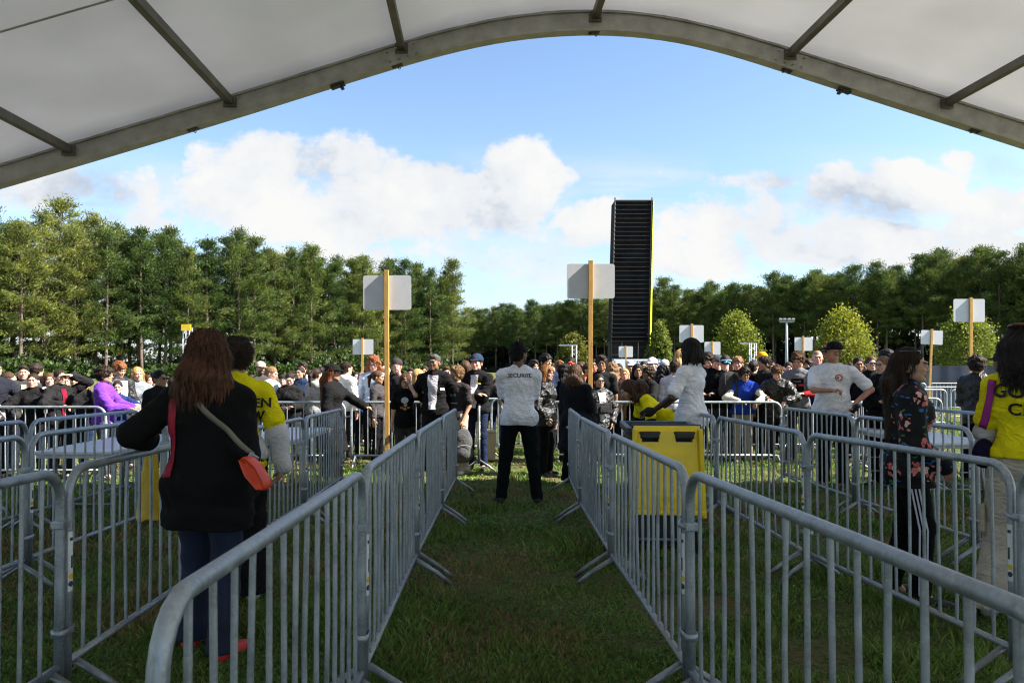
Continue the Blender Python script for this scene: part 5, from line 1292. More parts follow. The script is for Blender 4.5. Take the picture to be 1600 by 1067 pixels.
P4 = person('woman with very long dark hair in black floral jacket, in profile walking right', 1420, 541, 4.62, yaw=66, sex='f', hair=('longback', 'dark', .58), tops=('coat', BK), topmat=floral(), hem=.80, legs=BK, legtype='slim', legw=1.6,
            shoes=(.02, .02, .02), sole=(.7, .68, .62), arms=((( -.12, -.20, .95), (-.4, .8, -.2), (.3, -.3, -.7), .5), ('hang')), glasses='head', look=(3, -4), w=1.02, lod=2, skin='fair', stride=(-.08, 0))
def tape(J, q, offs, mat, name):   # side stripes on the trousers
    hp, kn, an = J['lj'][q]; bv = None
    for o_ in offs:
        m = MB(); vs = []; n = 16
        for i in range(n + 1):
            f = i / n; p = hp + (kn - hp) * (f * 2) if f < .5 else kn + (an - kn) * ((f - .5) * 2)
            tr = [c for c in J['root'].children if c.name.startswith('trousers')][0]
            if bv is None: bv = BVHTree.FromPolygons([v.co for v in tr.data.vertices], [tuple(pp.vertices) for pp in tr.data.polygons])
            for d_ in (-.0055, .0055):
                s0 = Vector((p[0] + q * .4, p[1] + o_ + d_, p[2])); h, nn, _, _ = bv.ray_cast(s0, Vector((-q, 0, 0))); vs.append(h + nn * .003 if h else Vector((p[0] + q * .08, p[1] + o_ + d_, p[2])))
        m.add(vs, [(2 * i, 2 * i + 1, 2 * i + 3, 2 * i + 2) for i in range(n)]); o = m.build(name, mat); o.parent = tr
tape(P4, -1, (-.022, 0, .022), pmat('white_stripe', (.55, .56, .66), rough=.7), 'side_stripe')
# ---------- woman in yellow at the right edge
P5 = person('woman in yellow crew shirt and beige cargo trousers at the right edge, seen from behind', 1604, 505, 4.12, yaw=134, sex='f', hair=('long', 'black', -.08), tops=('tee', (.76, .66, .01), (.42, .40, .41), .012), legs=(.55, .49, .41), legtype='wide', legw=.9,
            shoes=(.3, .28, .25), arms=(('bent'), ('bent')), w=1.05, lod=2, hem=.97, look=(0, -20), stride=(.06, .08))
text_on(P5, 'GOLDEN', -.075, 1.355, .108, BK, True, 'lettering', bold=.0032); text_on(P5, 'CREW', -.075, 1.255, .100, BK, True, 'lettering', bold=.0028)
strap(P5, [(.150, 1.42), (.160, 1.33), (.19, 1.20), (.23, 1.09)], .040, .005, 'purple_strap', pmat('magenta_webbing', (.30, .02, .22), rough=.7))
F_ = Fld(); F_.ell((0, 0, 0), (.055, .04, .075), None, .03); F_.ell((.01, 0, -.05), (.06, .04, .05), None, .05); F_.disp = lambda x, y, z: .004 * sn(x, y, z, 40); v_, f_ = F_.mesh(.008); o = addobj('hip_bag', npmesh('hip_bag', v_, f_, True), fabric((.012, .008, .03))); o.location = world_of(P5, (.20, .05, 1.0)); tag(o, 'dark blue pouch hanging at the left hip of the yellow shirt woman', 'bag')
m = MB(); c = Vector(P5['HP']((.0, .07, .115))); m.tube([c + Vector((-.05, 0, 0)), c + Vector((-.02, .02, .012)), c + Vector((.02, .02, .012)), c + Vector((.05, 0, 0))], .012, 6); o = m.build('hair_clip', pmat('brown_clip', (.10, .04, .02), rough=.3)); o.parent = P5['root']
# cargo pocket
for q in (1, -1):
    hp, kn, an = P5['lj'][q]; m = MB(); m.box(tuple((hp + kn) / 2 + np.array([q * .10, .02, -.12])), (.03, .13, .16), None, .01); o = m.build('cargo_pocket', fabric((.40, .35, .28), rough=.9, bscale=90)); o.parent = P5['root']

# ---------- mid ground staff
P6 = person('guard with dreadlocks in white shirt, seen from behind, reaching left over the barrier', 1080, 528, 7.9, yaw=230, hair=('dreads', 'black'), tops=('tee', (.76, .77, .85)), legs=BK, arms=((( -.18, -.40, 1.02), (-.5, .5, -.4), (-.2, -.9, -.1), .4), ((.33, -.26, 1.0), (.6, .6, -.4), (.7, -.6, -.2), .4)), w=1.12, lod=2, skin='dark', look=(10, -20), hem=.84, topmat=None)
def glove(J, q, col):
    m = Fld(); S, E, T = J['jo'][q]; pc = J['jo'][(q, 'palm')]; m.cap(T, pc, .034, .046, .02); hd = J['jo'][(q, 'fr')][1]; m.cap(pc, pc + hd * .07, .044, .028, .03)
    v, f = m.mesh(.008); addobj('glove', npmesh('glove', v, f, True), fabric(col), J['root'])
glove(P6, 1, (.02, .022, .02))
P7 = person('heavy man in black cap, sunglasses and white shirt with round red logo, holding a radio', 1301, 533, 9.3, yaw=-32, hair=('buzz', 'dark'), tops=('tee', (.74, .72, .76)), legs=BK, legtype='jeans', w=1.34, lod=2, skin=(.42, .20, .13), cap=('front', (.009,.009,.011), (.30, .03, .03), (.6, .5, .5)), glasses='sun',
            arms=(((.03, -.32, 1.17), (-1, .3, -.4), (.9, -.2, .1), 1.0), ((.27, -.14, 1.03), (1, .5, 0), (-.1, -.5, -.8), .8)), look=(0, -48), hem=.88)
disc_on(P7, .085, 1.315, .040, (.42, .02, .02), 'chest_logo'); disc_on(P7, .085, 1.315, .029, (.72, .66, .66), 'chest_logo_inner', dz=.007); disc_on(P7, .075, 1.315, .016, (.42, .02, .02), 'chest_logo_mark', dz=.009, sx=.7)
m = MB(); c = world_of(P7, P7['jo'][(1, 'palm')]) + Vector((-.02, -.03, -.03)); m.box((0, 0, 0), (.062, .036, .13), Matrix.Rotation(.6, 3, 'X') @ Matrix.Rotation(.5, 3, 'Y'), .008); m.tube([(.03, .02, .05), (.075, .05, .11)], .007, 6)
o = m.build('walkie_talkie', pmat('black_plastic', (.007,.007,.008), rough=.4)); o.location = c; tag(o, 'black handheld radio in the hand of the man in white shirt and cap', 'radio')
person('woman with bobbed copper hair and glasses in shiny black jacket, beside the guard', 853, 570, 10.4, yaw=62, sex='f', hair=('bob', (.19, .085, .032)), tops=('bomber', BK), legs=BK, legtype='jeans', glasses='clear', arms=('pocket', 'down'), lod=2, skin='fair')
person('woman with straight brown hair and long black coat seen from behind at the right barriers', 899, 568, 9.55, yaw=150, sex='f', hair=('long', 'brown', .04), tops=('coat', (.010, .011, .015)), hem=.50, legs=BK, legtype='wide', arms=('bent', 'bent'), lod=1, w=1.15)
J8 = person('woman in sunglasses with white scarf, black jacket and chest pouch, behind the right barrier line', 936, 583, 10.2, yaw=14, sex='f', hair=('bun', 'black'), tops=('bomber', (.007,.007,.008)), legs=CH, glasses='sun', arms=('pocket', 'pocket'), lod=2, skin='tan', inner=(WH, .05), w=1.1)
def pouch(J):
    c = world_of(J, J['U']((.0, -.20, 1.17))); m = MB(); m.box((0, 0, 0), (.24, .07, .15), None, .015); m.box((0, -.04, -.01), (.13, .025, .09), None, .01); o = m.build('chest_pouch', fabric((.035, .035, .04))); o.location = c; o.rotation_euler = (0, 0, J['root'].rotation_euler.z); tag(o, 'black chest pouch worn by the woman with the white scarf', 'bag')
pouch(J8)
person('woman with ponytail in plain black jacket with round white chest emblem, facing left', 1380, 555, 9.3, yaw=-62, sex='f', hair=('pony', 'light'), tops=('jacket', (.007,.007,.008)), legs=BK, arms=('cross', 'cross'), lod=2, skin='fair', glasses='clear', w=1.12)
_j = [o for o in bpy.data.objects if o.get('label', '').startswith('woman with ponytail in plain')][0]
P9 = person('woman in black cap with very long reddish hair, leaning on a barrier at left', 520, 569, 9.9, yaw=78, sex='f', hair=('long', 'auburn', .46), tops=('coat', (.009, .009, .010)), hem=.45, legs=BK, legtype='wide', cap=('front', (.008, .008, .009)), lod=1, skin='tan', arms=('down', ((.16, -.46, 1.10), (.5, .5, -.6), (-.1, -1, -.1), .6)), inner=None, w=1.05)
P10 = person('man in sunglasses and open black jacket over a light shirt with a name badge', 679, 552, 10.5, yaw=-8, hair=('fade', 'grey'), tops=('jacket', (.008,.008,.009)), legs=DK, legtype='jeans', glasses='sun', skin='olive', arms=('hipback', 'hipback'), inner=((.50, .49, .56), .064), lod=2, look=(0, -12), beard=.35)
P10['patch']('name_badge', [(.105, 1.22), (.155, 1.22), (.155, 1.255), (.105, 1.255)], pmat('badge_white', (.7, .7, .7)), parent=P10['top'], dz=.01, n=3)
P11 = person('girl in black printed shirt covering her face with one hand', 633, 583, 10.7, yaw=6, sex='f', hair=('long', 'brown', .16), tops=('tee', BK), legs=(.035, .035, .04), legtype='jeans', arms=('down', 'brow'), lod=2, skin='fair', look=(18, 0), hem=.80)
for (x, z, r_, c_, sx) in ((.0, 1.28, .055, (.42, .45, .52), 1.2), (.01, 1.20, .035, (.35, .30, .38), .9), (-.055, 1.15, .018, (.40, .16, .04), 1.6), (.06, 1.15, .018, (.42, .18, .04), 1.6), (.0, 1.13, .022, (.50, .20, .05), 1.5)): disc_on(P11, x, z, r_, c_, 'shirt_print', n=9, sx=sx)
P12 = person('boy with wavy blond hair and dark printed shirt looking left, holding a backpack', 714, 571, 10.6, yaw=-28, hair=('sweep', 'light'), tops=('tee', (.035, .028, .030)), legs=(.42, .36, .29), legtype='wide', shoes=(.6, .6, .6), arms=('down', 'hang'), look=(0, -40), lod=2, skin='tan')
for x in (-.035, .03): disc_on(P12, x, 1.28, .024, (.03, .28, .26), 'shirt_print', n=9)
P12['patch']('shirt_print_band', [(-.06, 1.14), (.07, 1.14), (.07, 1.155), (-.06, 1.155)], pmat('print_ink', (.3, .3, .3), rough=.7), n=4)
def backpack(name, label, c, col, rz=0.0, h=.44, w=.30, d=.17, s=1.0):
    F_ = Fld(); F_.ell((0, 0, h * .62), (w * .46, d * .5, h * .40), None, .04); F_.ell((0, 0, h * .30), (w * .52, d * .58, h * .32), None, .06); F_.ell((0, -d * .42, h * .27), (w * .40, d * .28, h * .20), None, .015)
    F_.disp = lambda x, y, z: .006 * sn(x, y, z, 26); F_.cuts.append(lambda x, y, z: .006 - z)
    v, f = F_.mesh(.013); root = empty(name, c, rz); root.scale = (s, s, s); addobj('pack_body', npmesh('pack_body', v, f, True), fabric(col, bump=.3), root)
    m = MB(); m.tube([(-.03, 0, h * .98), (-.035, 0, h * 1.08), (.035, 0, h * 1.08), (.03, 0, h * .98)], .008, 6); m.build('grab_handle', fabric((.02, .02, .02)), root)
    m = MB(); m.tube([(w * .36 * cos(a), -d * .60 - .003, h * .45 + h * .10 * sin(a) * 1.0) for a in np.linspace(0, pi, 9)], .004, 5); m.build('zip', pmat('zip_grey', (.3, .3, .3)), root)
    for q in (-1, 1):
        m = MB(); m.tube([(q * .07, d * .40, h * .92), (q * .10, d * .75, h * .6), (q * .10, d * .5, h * .12)], .013, 6); m.build('shoulder_strap', fabric((.03, .03, .03)), root)
    tag(root, label, 'backpack'); return root
hp_ = world_of(P12, P12['jo'][(1, 'palm')]); backpack('backpack', 'grey backpack held by its top loop by the blond boy', hp_ + Vector((.0, -.02, -.58)), (.075, .078, .082), .2, h=.50)
P13 = person('smiling young man in navy cap and white hood under a black jacket', 745, 553, 11.0, yaw=-16, hair=('short', 'brown'), tops=('jacket', (.009,.009,.011)), hood=True, legs=NV, skin='pink', cap=('front', (.02, .035, .075), (.20, .09, .02)), arms=('cross', 'cross'), inner=((.70, .66, .70), .05), lod=2)
P13['patch']('yellow_lettering', [(.03, 1.305), (.10, 1.295), (.10, 1.31), (.03, 1.32)], pmat('print_ink', (.6, .55, .02), rough=.7), dz=.012, n=4)
P57 = person('person in yellow crew shirt bending far forward to the left behind the bin', 1046, None, 8.9, H=1.66, yaw=-84, sex='f', hair=('long', 'brown', .06), tops=('tee', YEL, (.007,.007,.008)), legs=NV, cap=None, arms=(((-.12, -.52, .86), (-.3, .5, .5), (0, -.3, -1), .4), ((.14, -.50, .84), (.3, .5, .5), (0, -.3, -1), .4)), lean=52, look=(28, 0), lod=1, hem=.6)
text_on(P57, 'GO', 0, 1.33, .10, BK, True, 'lettering')
person('curly haired person in black jacket with red and white print, by the dark blue fence', 1527, 556, 9.8, yaw=128, hair=('curlybig', 'dark'), tops=('bomber', BK), legs=BK, legtype='wide', arms=('bent', 'bent'), lod=1, skin='tan')
_p = person('person in dark cap and grey top just left of the yellow shirt woman', 1567, 549, 8.6, yaw=190, hair=('crop', 'dark'), tops=('tee', (.33, .33, .35)), legs=CH, cap=('front', (.02, .02, .024)), lod=1, skin='brown')
P14 = person('woman in sunglasses and black coat, profile right, behind the left table', 249, 577, 8.8, yaw=68, sex='f', hair=('bun', 'black'), tops=('coat', (.009, .009, .011)), legs=BK, glasses='sun', skin='olive', arms=('down', 'bent'), lod=1, w=1.2, hem=.7)

# ---------- left crowd on the near rail (rail at y 9.55)
G = 'people waiting behind the barriers'
def C(label, px, top, Y, yaw=0, **k): k.setdefault('group', G); return person(label, px, top, Y, yaw - math.degrees(math.atan((px - 800) / F)) * (.8 if abs(yaw) < 100 else 0), **k)
J = C('woman in black hoodie with slicked back hair holding a paper on the rail', 52, 582, 9.95, -8, sex='f', hair=('bun', 'dark'), tops=('hoodie', (.012,.012,.013)), skin='pink', arms=(((-.30, -.38, 1.14), (-.6, .4, -.3), (-.3, -.8, -.4), .5), 'pocket'), lod=2)
def paper(J, q, label, size=(.10, .14), col=(.72, .72, .80)):
    c = world_of(J, J['jo'][(q, 'palm')]) + Vector((0, -.04, -.02)); m = MB(); m.box((0, 0, 0), (size[0], .003, size[1]), Matrix.Rotation(.5, 3, 'X') @ Matrix.Rotation(.35 * q, 3, 'Y')); o = m.build('paper', pmat('paper', col, rough=.6)); o.location = c; tag(o, label, 'paper')
paper(J, -1, 'folded white paper in the hand of the woman in black hoodie at the left')
C('young man with short dark hair, grey hoodie over pale shirt, at the far left', 36, 569, 10.55, 10, hair=('fade', 'dark'), tops=('hoodie', (.045, .045, .048)), inner=((.36, .36, .28), .03), skin='pink', lod=1)
C('brown haired boy turned away to the right in a grey top at the far left', 14, 580, 11.4, 120, hair=('short', 'brown'), tops=('long', (.35, .35, .38)), lod=0)
C('dark haired man behind the young man in grey hoodie', 57, 567, 12.0, 160, hair=('curly', 'dark'), tops=('jacket', BK), lod=0)
C('girl with loose brown hair between two women in black at the left', 77, 582, 11.2, 12, sex='f', hair=('long', 'chestnut', .2), tops=('hoodie', LG), skin='pink', lod=1)
C('woman in black jacket and burgundy top shading her eyes with a raised hand', 94, 576, 9.95, 30, sex='f', hair=('bun', 'dark'), tops=('jacket', (.017,.016,.018)), inner=((.20, .01, .03), .03), skin='pink', glasses='clear', arms=('rail', 'shade'), lod=2)
C('person mostly hidden behind the raised arm at the left', 118, 583, 10.9, -10, hair=('short', 'dark'), tops=('jacket', (.02, .02, .022)), lod=1)
C('person in a dark blue jacket cut off by the left edge', -8, 562, 10.0, 30, hair=('short', 'black'), tops=('jacket', (.016, .018, .028)), arms=('rail', 'rail'), lod=1)
C('curly haired person in purple hoodie, turned right, leaning on the rail', 163, 573, 9.9, 78, hair=('curlybig', 'dark'), tops=('hoodie', (.16, .045, .42)), legs=CH, skin='tan', arms=(((-.10, -.36, 1.12), (-.6, .3, -.5), (0, -1, -.2), .5), ((.10, -.38, 1.12), (.6, .3, -.5), (0, -1, -.2), .5)), lod=2)
C('auburn haired man with bowed head, black jacket over white shirt', 186, 564, 10.9, 42, hair=('fringe', 'ginger'), tops=('bomber', DK), inner=(WH, .05), look=(22, 0), skin='pink', lod=1, arms=('bent', 'bent'))
C('woman in navy top with centre parted dark hair beside the purple hoodie', 184, 594, 10.3, 4, sex='f', hair=('bun', 'dark'), tops=('tee', (.014, .030, .12)), skin='pink', arms=('rail', 'rail'), lod=2)
C('blond woman with long hair in sunlight, behind the navy top woman', 215, 573, 11.3, 20, sex='f', hair=('long', 'blond', .2), tops=('jacket', (.20, .22, .25)), skin='pink', lod=1)
C('person in white shirt partly hidden by the auburn hair of the foreground woman', 272, 588, 10.2, 90, hair=('short', 'dark'), tops=('tee', WH), lod=0)
# ---------- centre left crowd
C('bearded man in beige trucker cap among the trees side of the crowd', 407, 565, 13.5, 22, hair=('crop', 'brown'), tops=('tee', (.05, .05, .05)), cap=('front', (.42, .33, .26)), beard=.8, skin='tan', lod=0)
C('girl with messy light brown bun in pale grey hoodie, turned right', 424, 572, 11.85, 68, sex='f', hair=('bun', 'light'), tops=('hoodie', (.50, .51, .55)), skin='pink', look=(16, 0), arms=('bent', 'rail'), lod=2)
C('person with blurry reddish face low at the left of the beige cap', 393, 585, 14.4, 0, hair=('short', 'brown'), tops=('tee', DK), skin='pink', lod=0)
C('boy in dark cap peeking between the bun girl and the zip hoodie girl', 442, 585, 13.9, -5, hair=('crop', 'black'), cap=('back', (.02, .02, .02)), tops=('jacket', BK), skin='pink', lod=0)
C('girl with slick dark hair in black zip hoodie looking down at papers', 453, 581, 11.75, -6, sex='f', hair=('bun', 'dark'), tops=('hoodie', (.014,.014,.015)), skin='pink', look=(22, 0), arms=('bent', 'bent'), lod=2)
C('girl in navy hoodie with grey hood behind the zip hoodie girl', 469, 572, 12.9, -22, sex='f', hair=('pony', 'dark'), tops=('hoodie', (.015, .028, .07)), skin='tan', lod=1)
C('tall boy with tousled dark hair behind the navy hoodie girl', 473, 565, 14.2, -10, hair=('curly', 'dark'), tops=('tee', LG), skin='pink', lod=0)
C('girl with dark ponytail in light grey hoodie, back to us', 494, 574, 12.0, 152, sex='f', hair=('pony', 'dark'), tops=('hoodie', (.36, .37, .37)), lod=1)
C('person with dark hair just above the grey hoodie ponytail', 502, 572, 14.2, 170, hair=('short', 'black'), tops=('jacket', DK), lod=0)
C('man in white hooded jacket with dark collar, back to us', 541, 564, 12.3, 140, hair=('short', 'dark'), tops=('hoodie', (.72, .72, .70)), lod=1, skin='pink')
C('person with long dark blond hair and a blue collar, back to us', 566, 581, 12.9, 170, sex='f', hair=('long', 'light', .3), tops=('jacket', (.03, .10, .38)), lod=0)
C('tall person with ginger wavy hair and glasses in light blue shirt', 584, 556, 12.5, -6, hair=('curlylong', 'ginger', .02), tops=('long', (.32, .40, .55)), skin='pink', glasses='clear', look=(16, 0), lod=1)
C('girl in dark grey sweatshirt with short tied hair, looking right', 590, 578, 11.7, 66, sex='f', hair=('pony', 'chestnut'), tops=('long', (.055, .048, .052)), legs=BK, skin='tan', look=(8, 10), lod=2, w=1.05)
C('person in pale hood just left of the big sign pole', 602, 572, 13.5, 20, hair=('short', 'dark'), tops=('hoodie', (.5, .5, .5)), hood=True, lod=0, cap=('beanie', (.55, .55, .56)))
C('boy in backwards black cap with a fist at his mouth', 620, 560, 12.2, -4, hair=('short', 'light'), tops=('tee', (.014, .014, .018)), cap=('back', (.035, .032, .034)), skin='pink', arms=('down', 'face'), lod=2)
C('short haired blond person half hidden behind the jacket of the badge man', 653, 576, 12.8, 120, hair=('bob', 'blond'), tops=('tee', DK), lod=0)
C('dark haired person behind the left shoulder of the badge man', 663, 570, 13.5, 0, hair=('short', 'dark'), tops=('tee', DK), skin='tan', lod=0)
C('boy with cropped brown hair between badge man and blond boy', 697, 571, 12.4, 12, hair=('fade', 'brown'), tops=('tee', DK), skin='pink', lod=1)
C('person with long dark straight hair seen from behind, left of the navy cap', 727, 563, 12.2, 175, sex='f', hair=('bob', 'brown'), tops=('jacket', DK), lod=0)
# ---------- centre right crowd
C('dark haired head low behind the right shoulder of the guard', 834, 562, 14.2, 30, hair=('curly', 'dark'), tops=('jacket', DK), lod=0)
C('young man with flat black fringe in navy jacket, behind the copper haired woman', 852, 552, 11.9, 40, hair=('fringe', 'black'), tops=('jacket', (.014, .022, .055)), skin='tan', lod=1)
C('person with reddish hair and orange bow above the flower garland woman', 874, 563, 14.0, 10, sex='f', hair=('curly', 'ginger'), tops=('tee', DK), lod=0)
JL = C('woman with wavy black hair and a colourful flower garland', 882, 569, 12.1, 78, sex='f', hair=('curlylong', 'black', .10), tops=('tee', BK), skin='tan', lod=1)
def garland(J):
    root = empty('flower_garland', J['root'].location, J['root'].rotation_euler.z); root.scale = J['root'].scale; r = random.Random(2); cols = [(.75, .08, .02), (.80, .42, .01), (.12, .45, .03), (.75, .62, .02)]
    for c_i, cc in enumerate(cols):
        m = MB()
        for i in range(c_i, 22, 4):
            a = 2 * pi * i / 22; p = Vector((.115 * cos(a), .02 + .125 * sin(a), 1.44 - .055 * (1 - sin(a)))); 
            for k in range(5):
                b = 2 * pi * k / 5; m.box(p + Vector((.016 * cos(b), r.uniform(-.01, .01), .016 * sin(b))), (.022, .022, .022), Matrix.Rotation(b, 3, 'Y'), .006)
        m.build('blossoms', pmat('blossom', cc, rough=.7), root)
    tag(root, 'bright red, yellow and green flower garland round the neck of the dark haired woman', 'garland')
garland(JL)
C('man with face painted orange among the crowd', 892, 557, 13.0, -8, hair=('short', 'black'), tops=('tee', DK), skin='orange', lod=0)
C('person with red and yellow collar just left of the right sign pole', 918, 567, 13.3, 60, hair=('short', 'dark'), tops=('tee', (.45, .10, .02)), skin='tan', lod=0)
C('young man with dark curly hair and glasses beside the right sign pole', 940, 555, 11.85, -3, hair=('curly', 'dark'), tops=('tee', DK), glasses='clear', skin='olive', lod=1)
C('person with long wavy light ginger hair, back to us', 957, 567, 12.3, 165, sex='f', hair=('curlylong', 'light', .22), tops=('tee', (.50, .32, .24)), lod=1)
C('man in sunglasses and short beard left of the tiny sign', 967, 567, 15, 0, hair=('short', 'dark'), tops=('jacket', (.03, .15, .12)), glasses='sun', skin='tan', lod=0)
C('man in black and white cap behind the dark haired girl', 985, 563, 14.8, 0, hair=('crop', 'dark'), tops=('tee', DK), cap=('front', (.5, .5, .5)), skin='tan', lod=0)
C('girl with long straight black hair looking at the camera', 996, 568, 12.2, 8, sex='f', hair=('long', 'black', .3), tops=('tee', BK), skin='olive', lod=1)
C('girl with braided dark hair and green hood, turned left', 1014, 573, 11.8, -52, sex='f', hair=('curly', 'dark'), tops=('hoodie', (.012, .012, .012)), hood=True, inner=((.01, .20, .12), .05), skin='brown', arms=('rail', 'rail'), lod=1)
C('dark haired head just behind the green hood girl', 1006, 563, 15, 0, hair=('short', 'dark'), tops=('tee', DK), lod=0)
C('young man in white cap turned to the left', 1019, 559, 13.8, -14, hair=('short', 'brown'), tops=('tee', DK), cap=('front', (.72, .70, .78)), skin='pink', lod=1)
C('person with masses of long curly black hair, back to us', 1035, 571, 12.6, 165, sex='f', hair=('curlylong', 'black', .2), tops=('jacket', DK), lod=1)
C('person in light grey hood behind the white cap', 1038, 562, 15.2, -30, hair=('short', 'dark'), tops=('hoodie', LG), cap=('beanie', (.4, .4, .42)), lod=0)
C('man in white long sleeved top left of the dreadlocks guard', 1054, 562, 11.9, 160, hair=('short', 'dark'), tops=('long', (.66, .65, .75)), legs=(.10, .15, .25), lod=1)
C('fair haired person in mottled beige vest beside the dreadlocks guard', 1065, 545, 12.6, 140, sex='f', hair=('long', 'blond', .02), tops=('vest', (.36, .32, .24)), topmat=pmat('mottled_cloth', (.36, .32, .24), var=.8, vscale=28), lod=1)
C('young man with curly dark hair and light beard looking down at his phone', 1106, 551, 12.2, -4, hair=('curly', 'dark'), tops=('jacket', BK), skin='pink', beard=.3, look=(24, 0), arms=('bent', 'bent'), lod=1)
C('man in grey cap turned away beside the light blue headband', 1121, 555, 13.0, -60, hair=('crop', 'dark'), tops=('tee', DK), cap=('front', (.06, .065, .08)), skin='pink', lod=0)
JB = C('man with light blue headband seen from behind, wearing a backpack', 1133, 553, 12.1, 178, hair=('crop', 'dark'), tops=('tee', BK), lod=1, skin='pink')
m = MB(); Hc_ = JB['HP']; m.tube([Vector(Hc_((.088 * cos(a), .018 + .108 * sin(a), .022 + .012 * sin(a)))) for a in np.linspace(0, 2 * pi, 25)], .013, 6, cap=False); m.tube([Vector(Hc_((0, .13, .01))), Vector(Hc_((-.05, .14, -.02)))], .014, 6); m.tube([Vector(Hc_((0, .13, .01))), Vector(Hc_((.045, .14, -.01)))], .014, 6); o = m.build('headband', fabric((.18, .42, .62))); o.parent = JB['root']
backpack('backpack', 'dark grey backpack worn by the man with the light blue headband', world_of(JB, (0.0, .21, 1.02)), (.045, .043, .045), 3.14, h=.46, w=.34)
C('boy with brown blond fringe behind the blue vest boy', 1153, 556, 12.5, -12, hair=('fringe', 'light'), tops=('jacket', BK), skin='pink', lod=1)
LEAN = (((-.16, -.42, 1.13), (-.9, .3, -.2), (.8, -.5, -.1), .6), ((.14, -.44, 1.12), (.9, .3, -.2), (-.5, -.5, -.7), .3))
C('boy in royal blue vest over cream sleeves leaning on the rail with crossed wrists', 1160, 571, 11.95, 10, hair=('curly', 'dark'), tops=('vest', (.010, .035, .28), (.62, .55, .47), .012), legs=(.28, .24, .19), legtype='jeans', skin='olive', arms=LEAN, lean=14, lod=2, H=1.62)
C('person with turquoise bow behind the blue vest boy', 1178, 562, 14.0, 150, sex='f', hair=('pony', 'dark'), tops=('tee', (.05, .30, .38)), lod=0)
C('young man with dark quiff looking left, in dark parka with fur hood', 1195, 556, 12.3, -62, hair=('sweep', 'dark'), tops=('jacket', (.014, .015, .016)), hood=True, skin='tan', lod=1)
_h = C('person in multicoloured beanie behind the dark quiff', 1191, 550, 14.5, 20, hair=('short', 'dark'), tops=('tee', DK), cap=('beanie', (.75, .30, .01)), lod=0)
C('boy with straight brown fringe in black jacket leaning on the rail, hands clasped', 1214, 562, 11.95, -4, hair=('fringe', 'chestnut'), tops=('bomber', (.007,.007,.008)), skin='pink', arms=LEAN, lean=16, look=(8, 0), lod=2, H=1.66)
C('dark haired head leaning forward left of the quiff boy', 1176, 563, 13.0, 150, hair=('short', 'black'), tops=('jacket', DK), lod=0)
J = C('boy with curly brown hair in grey, black and red football shirt looking down', 1247, 550, 12.0, -10, hair=('curly', 'chestnut'), tops=('tee', (.17, .175, .19), (.22, .01, .015)), skin='pink', look=(24, -8), arms=('bent', 'bent'), lod=2)
J['patch']('shirt_panel', [(-.09, 1.10), (.09, 1.10), (.09, 1.33), (-.09, 1.33)], fabric((.009,.009,.011)), dz=.005, parent=J['top']); J['patch']('sponsor_patch', [(.015, 1.215), (.085, 1.215), (.085, 1.25), (.015, 1.25)], pmat('print_ink', (.45, .02, .03), rough=.7), dz=.010, n=4, parent=J['top']); J['patch']('white_patch', [(-.085, 1.215), (-.015, 1.20), (-.015, 1.24), (-.085, 1.255)], pmat('print_ink', (.6, .5, .52), rough=.7), dz=.010, n=4, parent=J['top'])
text_on(J, 'P A R M', .0, 1.285, .030, (.5, .5, .5), False, 'lettering', dz=.010)
C('small dark haired face between the two leaning boys and the football shirt', 1232, 565, 14.6, 0, sex='f', hair=('long', 'dark', .1), tops=('tee', DK), skin='pink', lod=0)
C('young man with cropped blond hair in navy and red top, facing the camera', 1277, 546, 12.4, 2, hair=('buzz', 'light'), tops=('tee', (.012, .016, .05), (.45, .015, .02)), skin='pink', lod=1)
C('low brown head behind the shoulder of the cap man', 1267, 568, 15.0, 10, hair=('short', 'chestnut'), tops=('tee', DK), lod=0)
C('woman with pulled back black hair right of the cap man, eyes half closed', 1341, 557, 12.0, 8, sex='f', hair=('bun', 'black'), tops=('tee', BK), skin='olive', lod=1)
C('woman in round sunglasses with brown hair tied back, black jacket', 1361, 555, 11.6, 12, sex='f', hair=('pony', 'chestnut'), tops=('jacket', BK), glasses='sun', skin='pink', lod=1)
C('man with short black afro hair behind the ponytail woman in black jacket', 1386, 546, 12.6, 40, hair=('afro', 'black'), tops=('jacket', DK), skin='brown', lod=1)
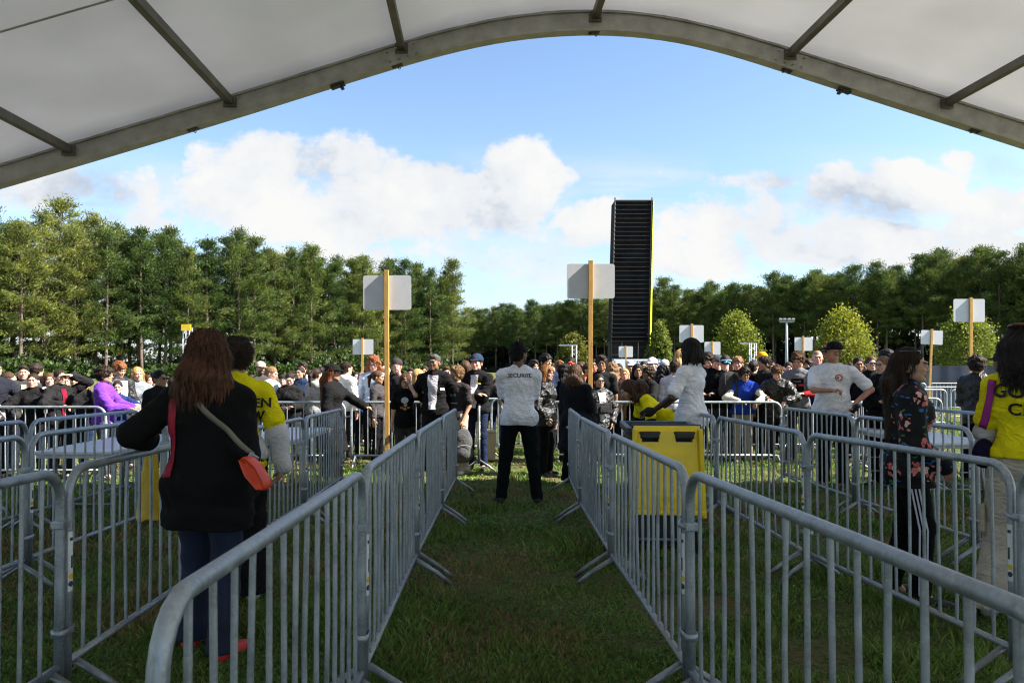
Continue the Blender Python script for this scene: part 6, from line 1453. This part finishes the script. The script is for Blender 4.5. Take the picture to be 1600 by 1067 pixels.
# ---------- heads farther back that fill the crowd
far = [(8, 583, 13.6, 'curly', 'black', 'person with black curls behind the far left group', DK, 'brown'), (104, 586, 13.0, 'short', 'brown', 'short brown hair just behind the woman shading her eyes', CH, 'pink'),
       (133, 590, 12.6, 'short', 'black', 'dark jacket figure between the shading woman and purple hoodie', BK, 'tan'), (232, 585, 13.2, 'long', 'brown', 'brown haired girl behind the woman with sunglasses at the left', GR, 'pink'),
       (382, 590, 13.8, 'short', 'ginger', 'ginger head beside the yellow crew shirt collar', LG, 'pink'), (413, 586, 14.9, 'curly', 'black', 'dark curls below the beige trucker cap', BK, 'tan'),
       (486, 577, 15.2, 'fade', 'brown', 'cropped brown head between the ponytail girl and navy hoodie', (.3, .05, .05), 'pink'), (515, 575, 15.0, 'short', 'chestnut', 'chestnut head above the black cap woman', CH, 'tan'),
       (556, 580, 14.6, 'bun', 'dark', 'dark bun left of the light blue shirt', (.3, .3, .35), 'pink'), (574, 586, 15.4, 'short', 'dark', 'dark head under the small left sign', BK, 'tan'),
       (642, 574, 14.8, 'fade', 'dark', 'dark cropped head right of the backwards cap', (.45, .45, .45), 'pink'), (765, 583, 14.0, 'short', 'black', 'black haired head between navy cap and guard', DK, 'brown'),
       (776, 590, 15.5, 'long', 'brown', 'brown long hair close to the left arm of the guard', GR, 'pink'), (863, 566, 15.0, 'short', 'dark', 'dark short hair above the copper haired woman', BK, 'tan'),
       (908, 565, 15.5, 'curly', 'brown', 'brown curls right of the orange painted face', (.5, .45, .1), 'pink'), (928, 560, 14.6, 'short', 'black', 'black haired head directly behind the right sign pole', (.3, .03, .03), 'tan'),
       (976, 575, 13.6, 'long', 'blond', 'blond girl below the tiny sign', GR, 'pink'), (1092, 566, 14.2, 'short', 'dark', 'dark head between the dreadlocks guard and the phone boy', BK, 'tan'),
       (1142, 562, 15.0, 'curly', 'black', 'black curls above the light blue headband shoulder', DK, 'brown'), (1167, 566, 15.4, 'fade', 'light', 'fair cropped head behind the blue vest boy', (.35, .35, .4), 'pink'),
       (1206, 565, 15.2, 'short', 'brown', 'brown head between quiff boy and fringe boy', BK, 'tan'), (1222, 572, 14.0, 'bun', 'dark', 'dark bun at the right ear of the fringe boy', CH, 'pink'),
       (1262, 560, 14.2, 'curly', 'dark', 'dark curls between football shirt and cropped blond man', BK, 'tan'), (1330, 566, 13.8, 'short', 'brown', 'brown head just right of the white shirt of the cap man', CH, 'pink'),
       (1352, 564, 14.6, 'bun', 'black', 'black bun between the two women right of the cap man', BK, 'olive'), (1374, 562, 14.8, 'short', 'black', 'black haired head left of the afro man', DK, 'brown'), (1402, 566, 13.4, 'long', 'chestnut', 'chestnut hair between ponytail woman and floral jacket', BK, 'pink')]
rr_ = random.Random(9)
for px, top, Y, hs, hc, lab, tc, sk in far:
    C(lab, px, top, Y, rr_.choice((-25, -8, 0, 14, 30, 160)), sex='f' if hs in ('long', 'bun') else 'm', hair=(hs, hc) if hs != 'long' else (hs, hc, .2), tops=(rr_.choice(('tee', 'hoodie', 'jacket')), tc), skin=sk, lod=0, legs=rr_.choice((BK, NV, DK)))
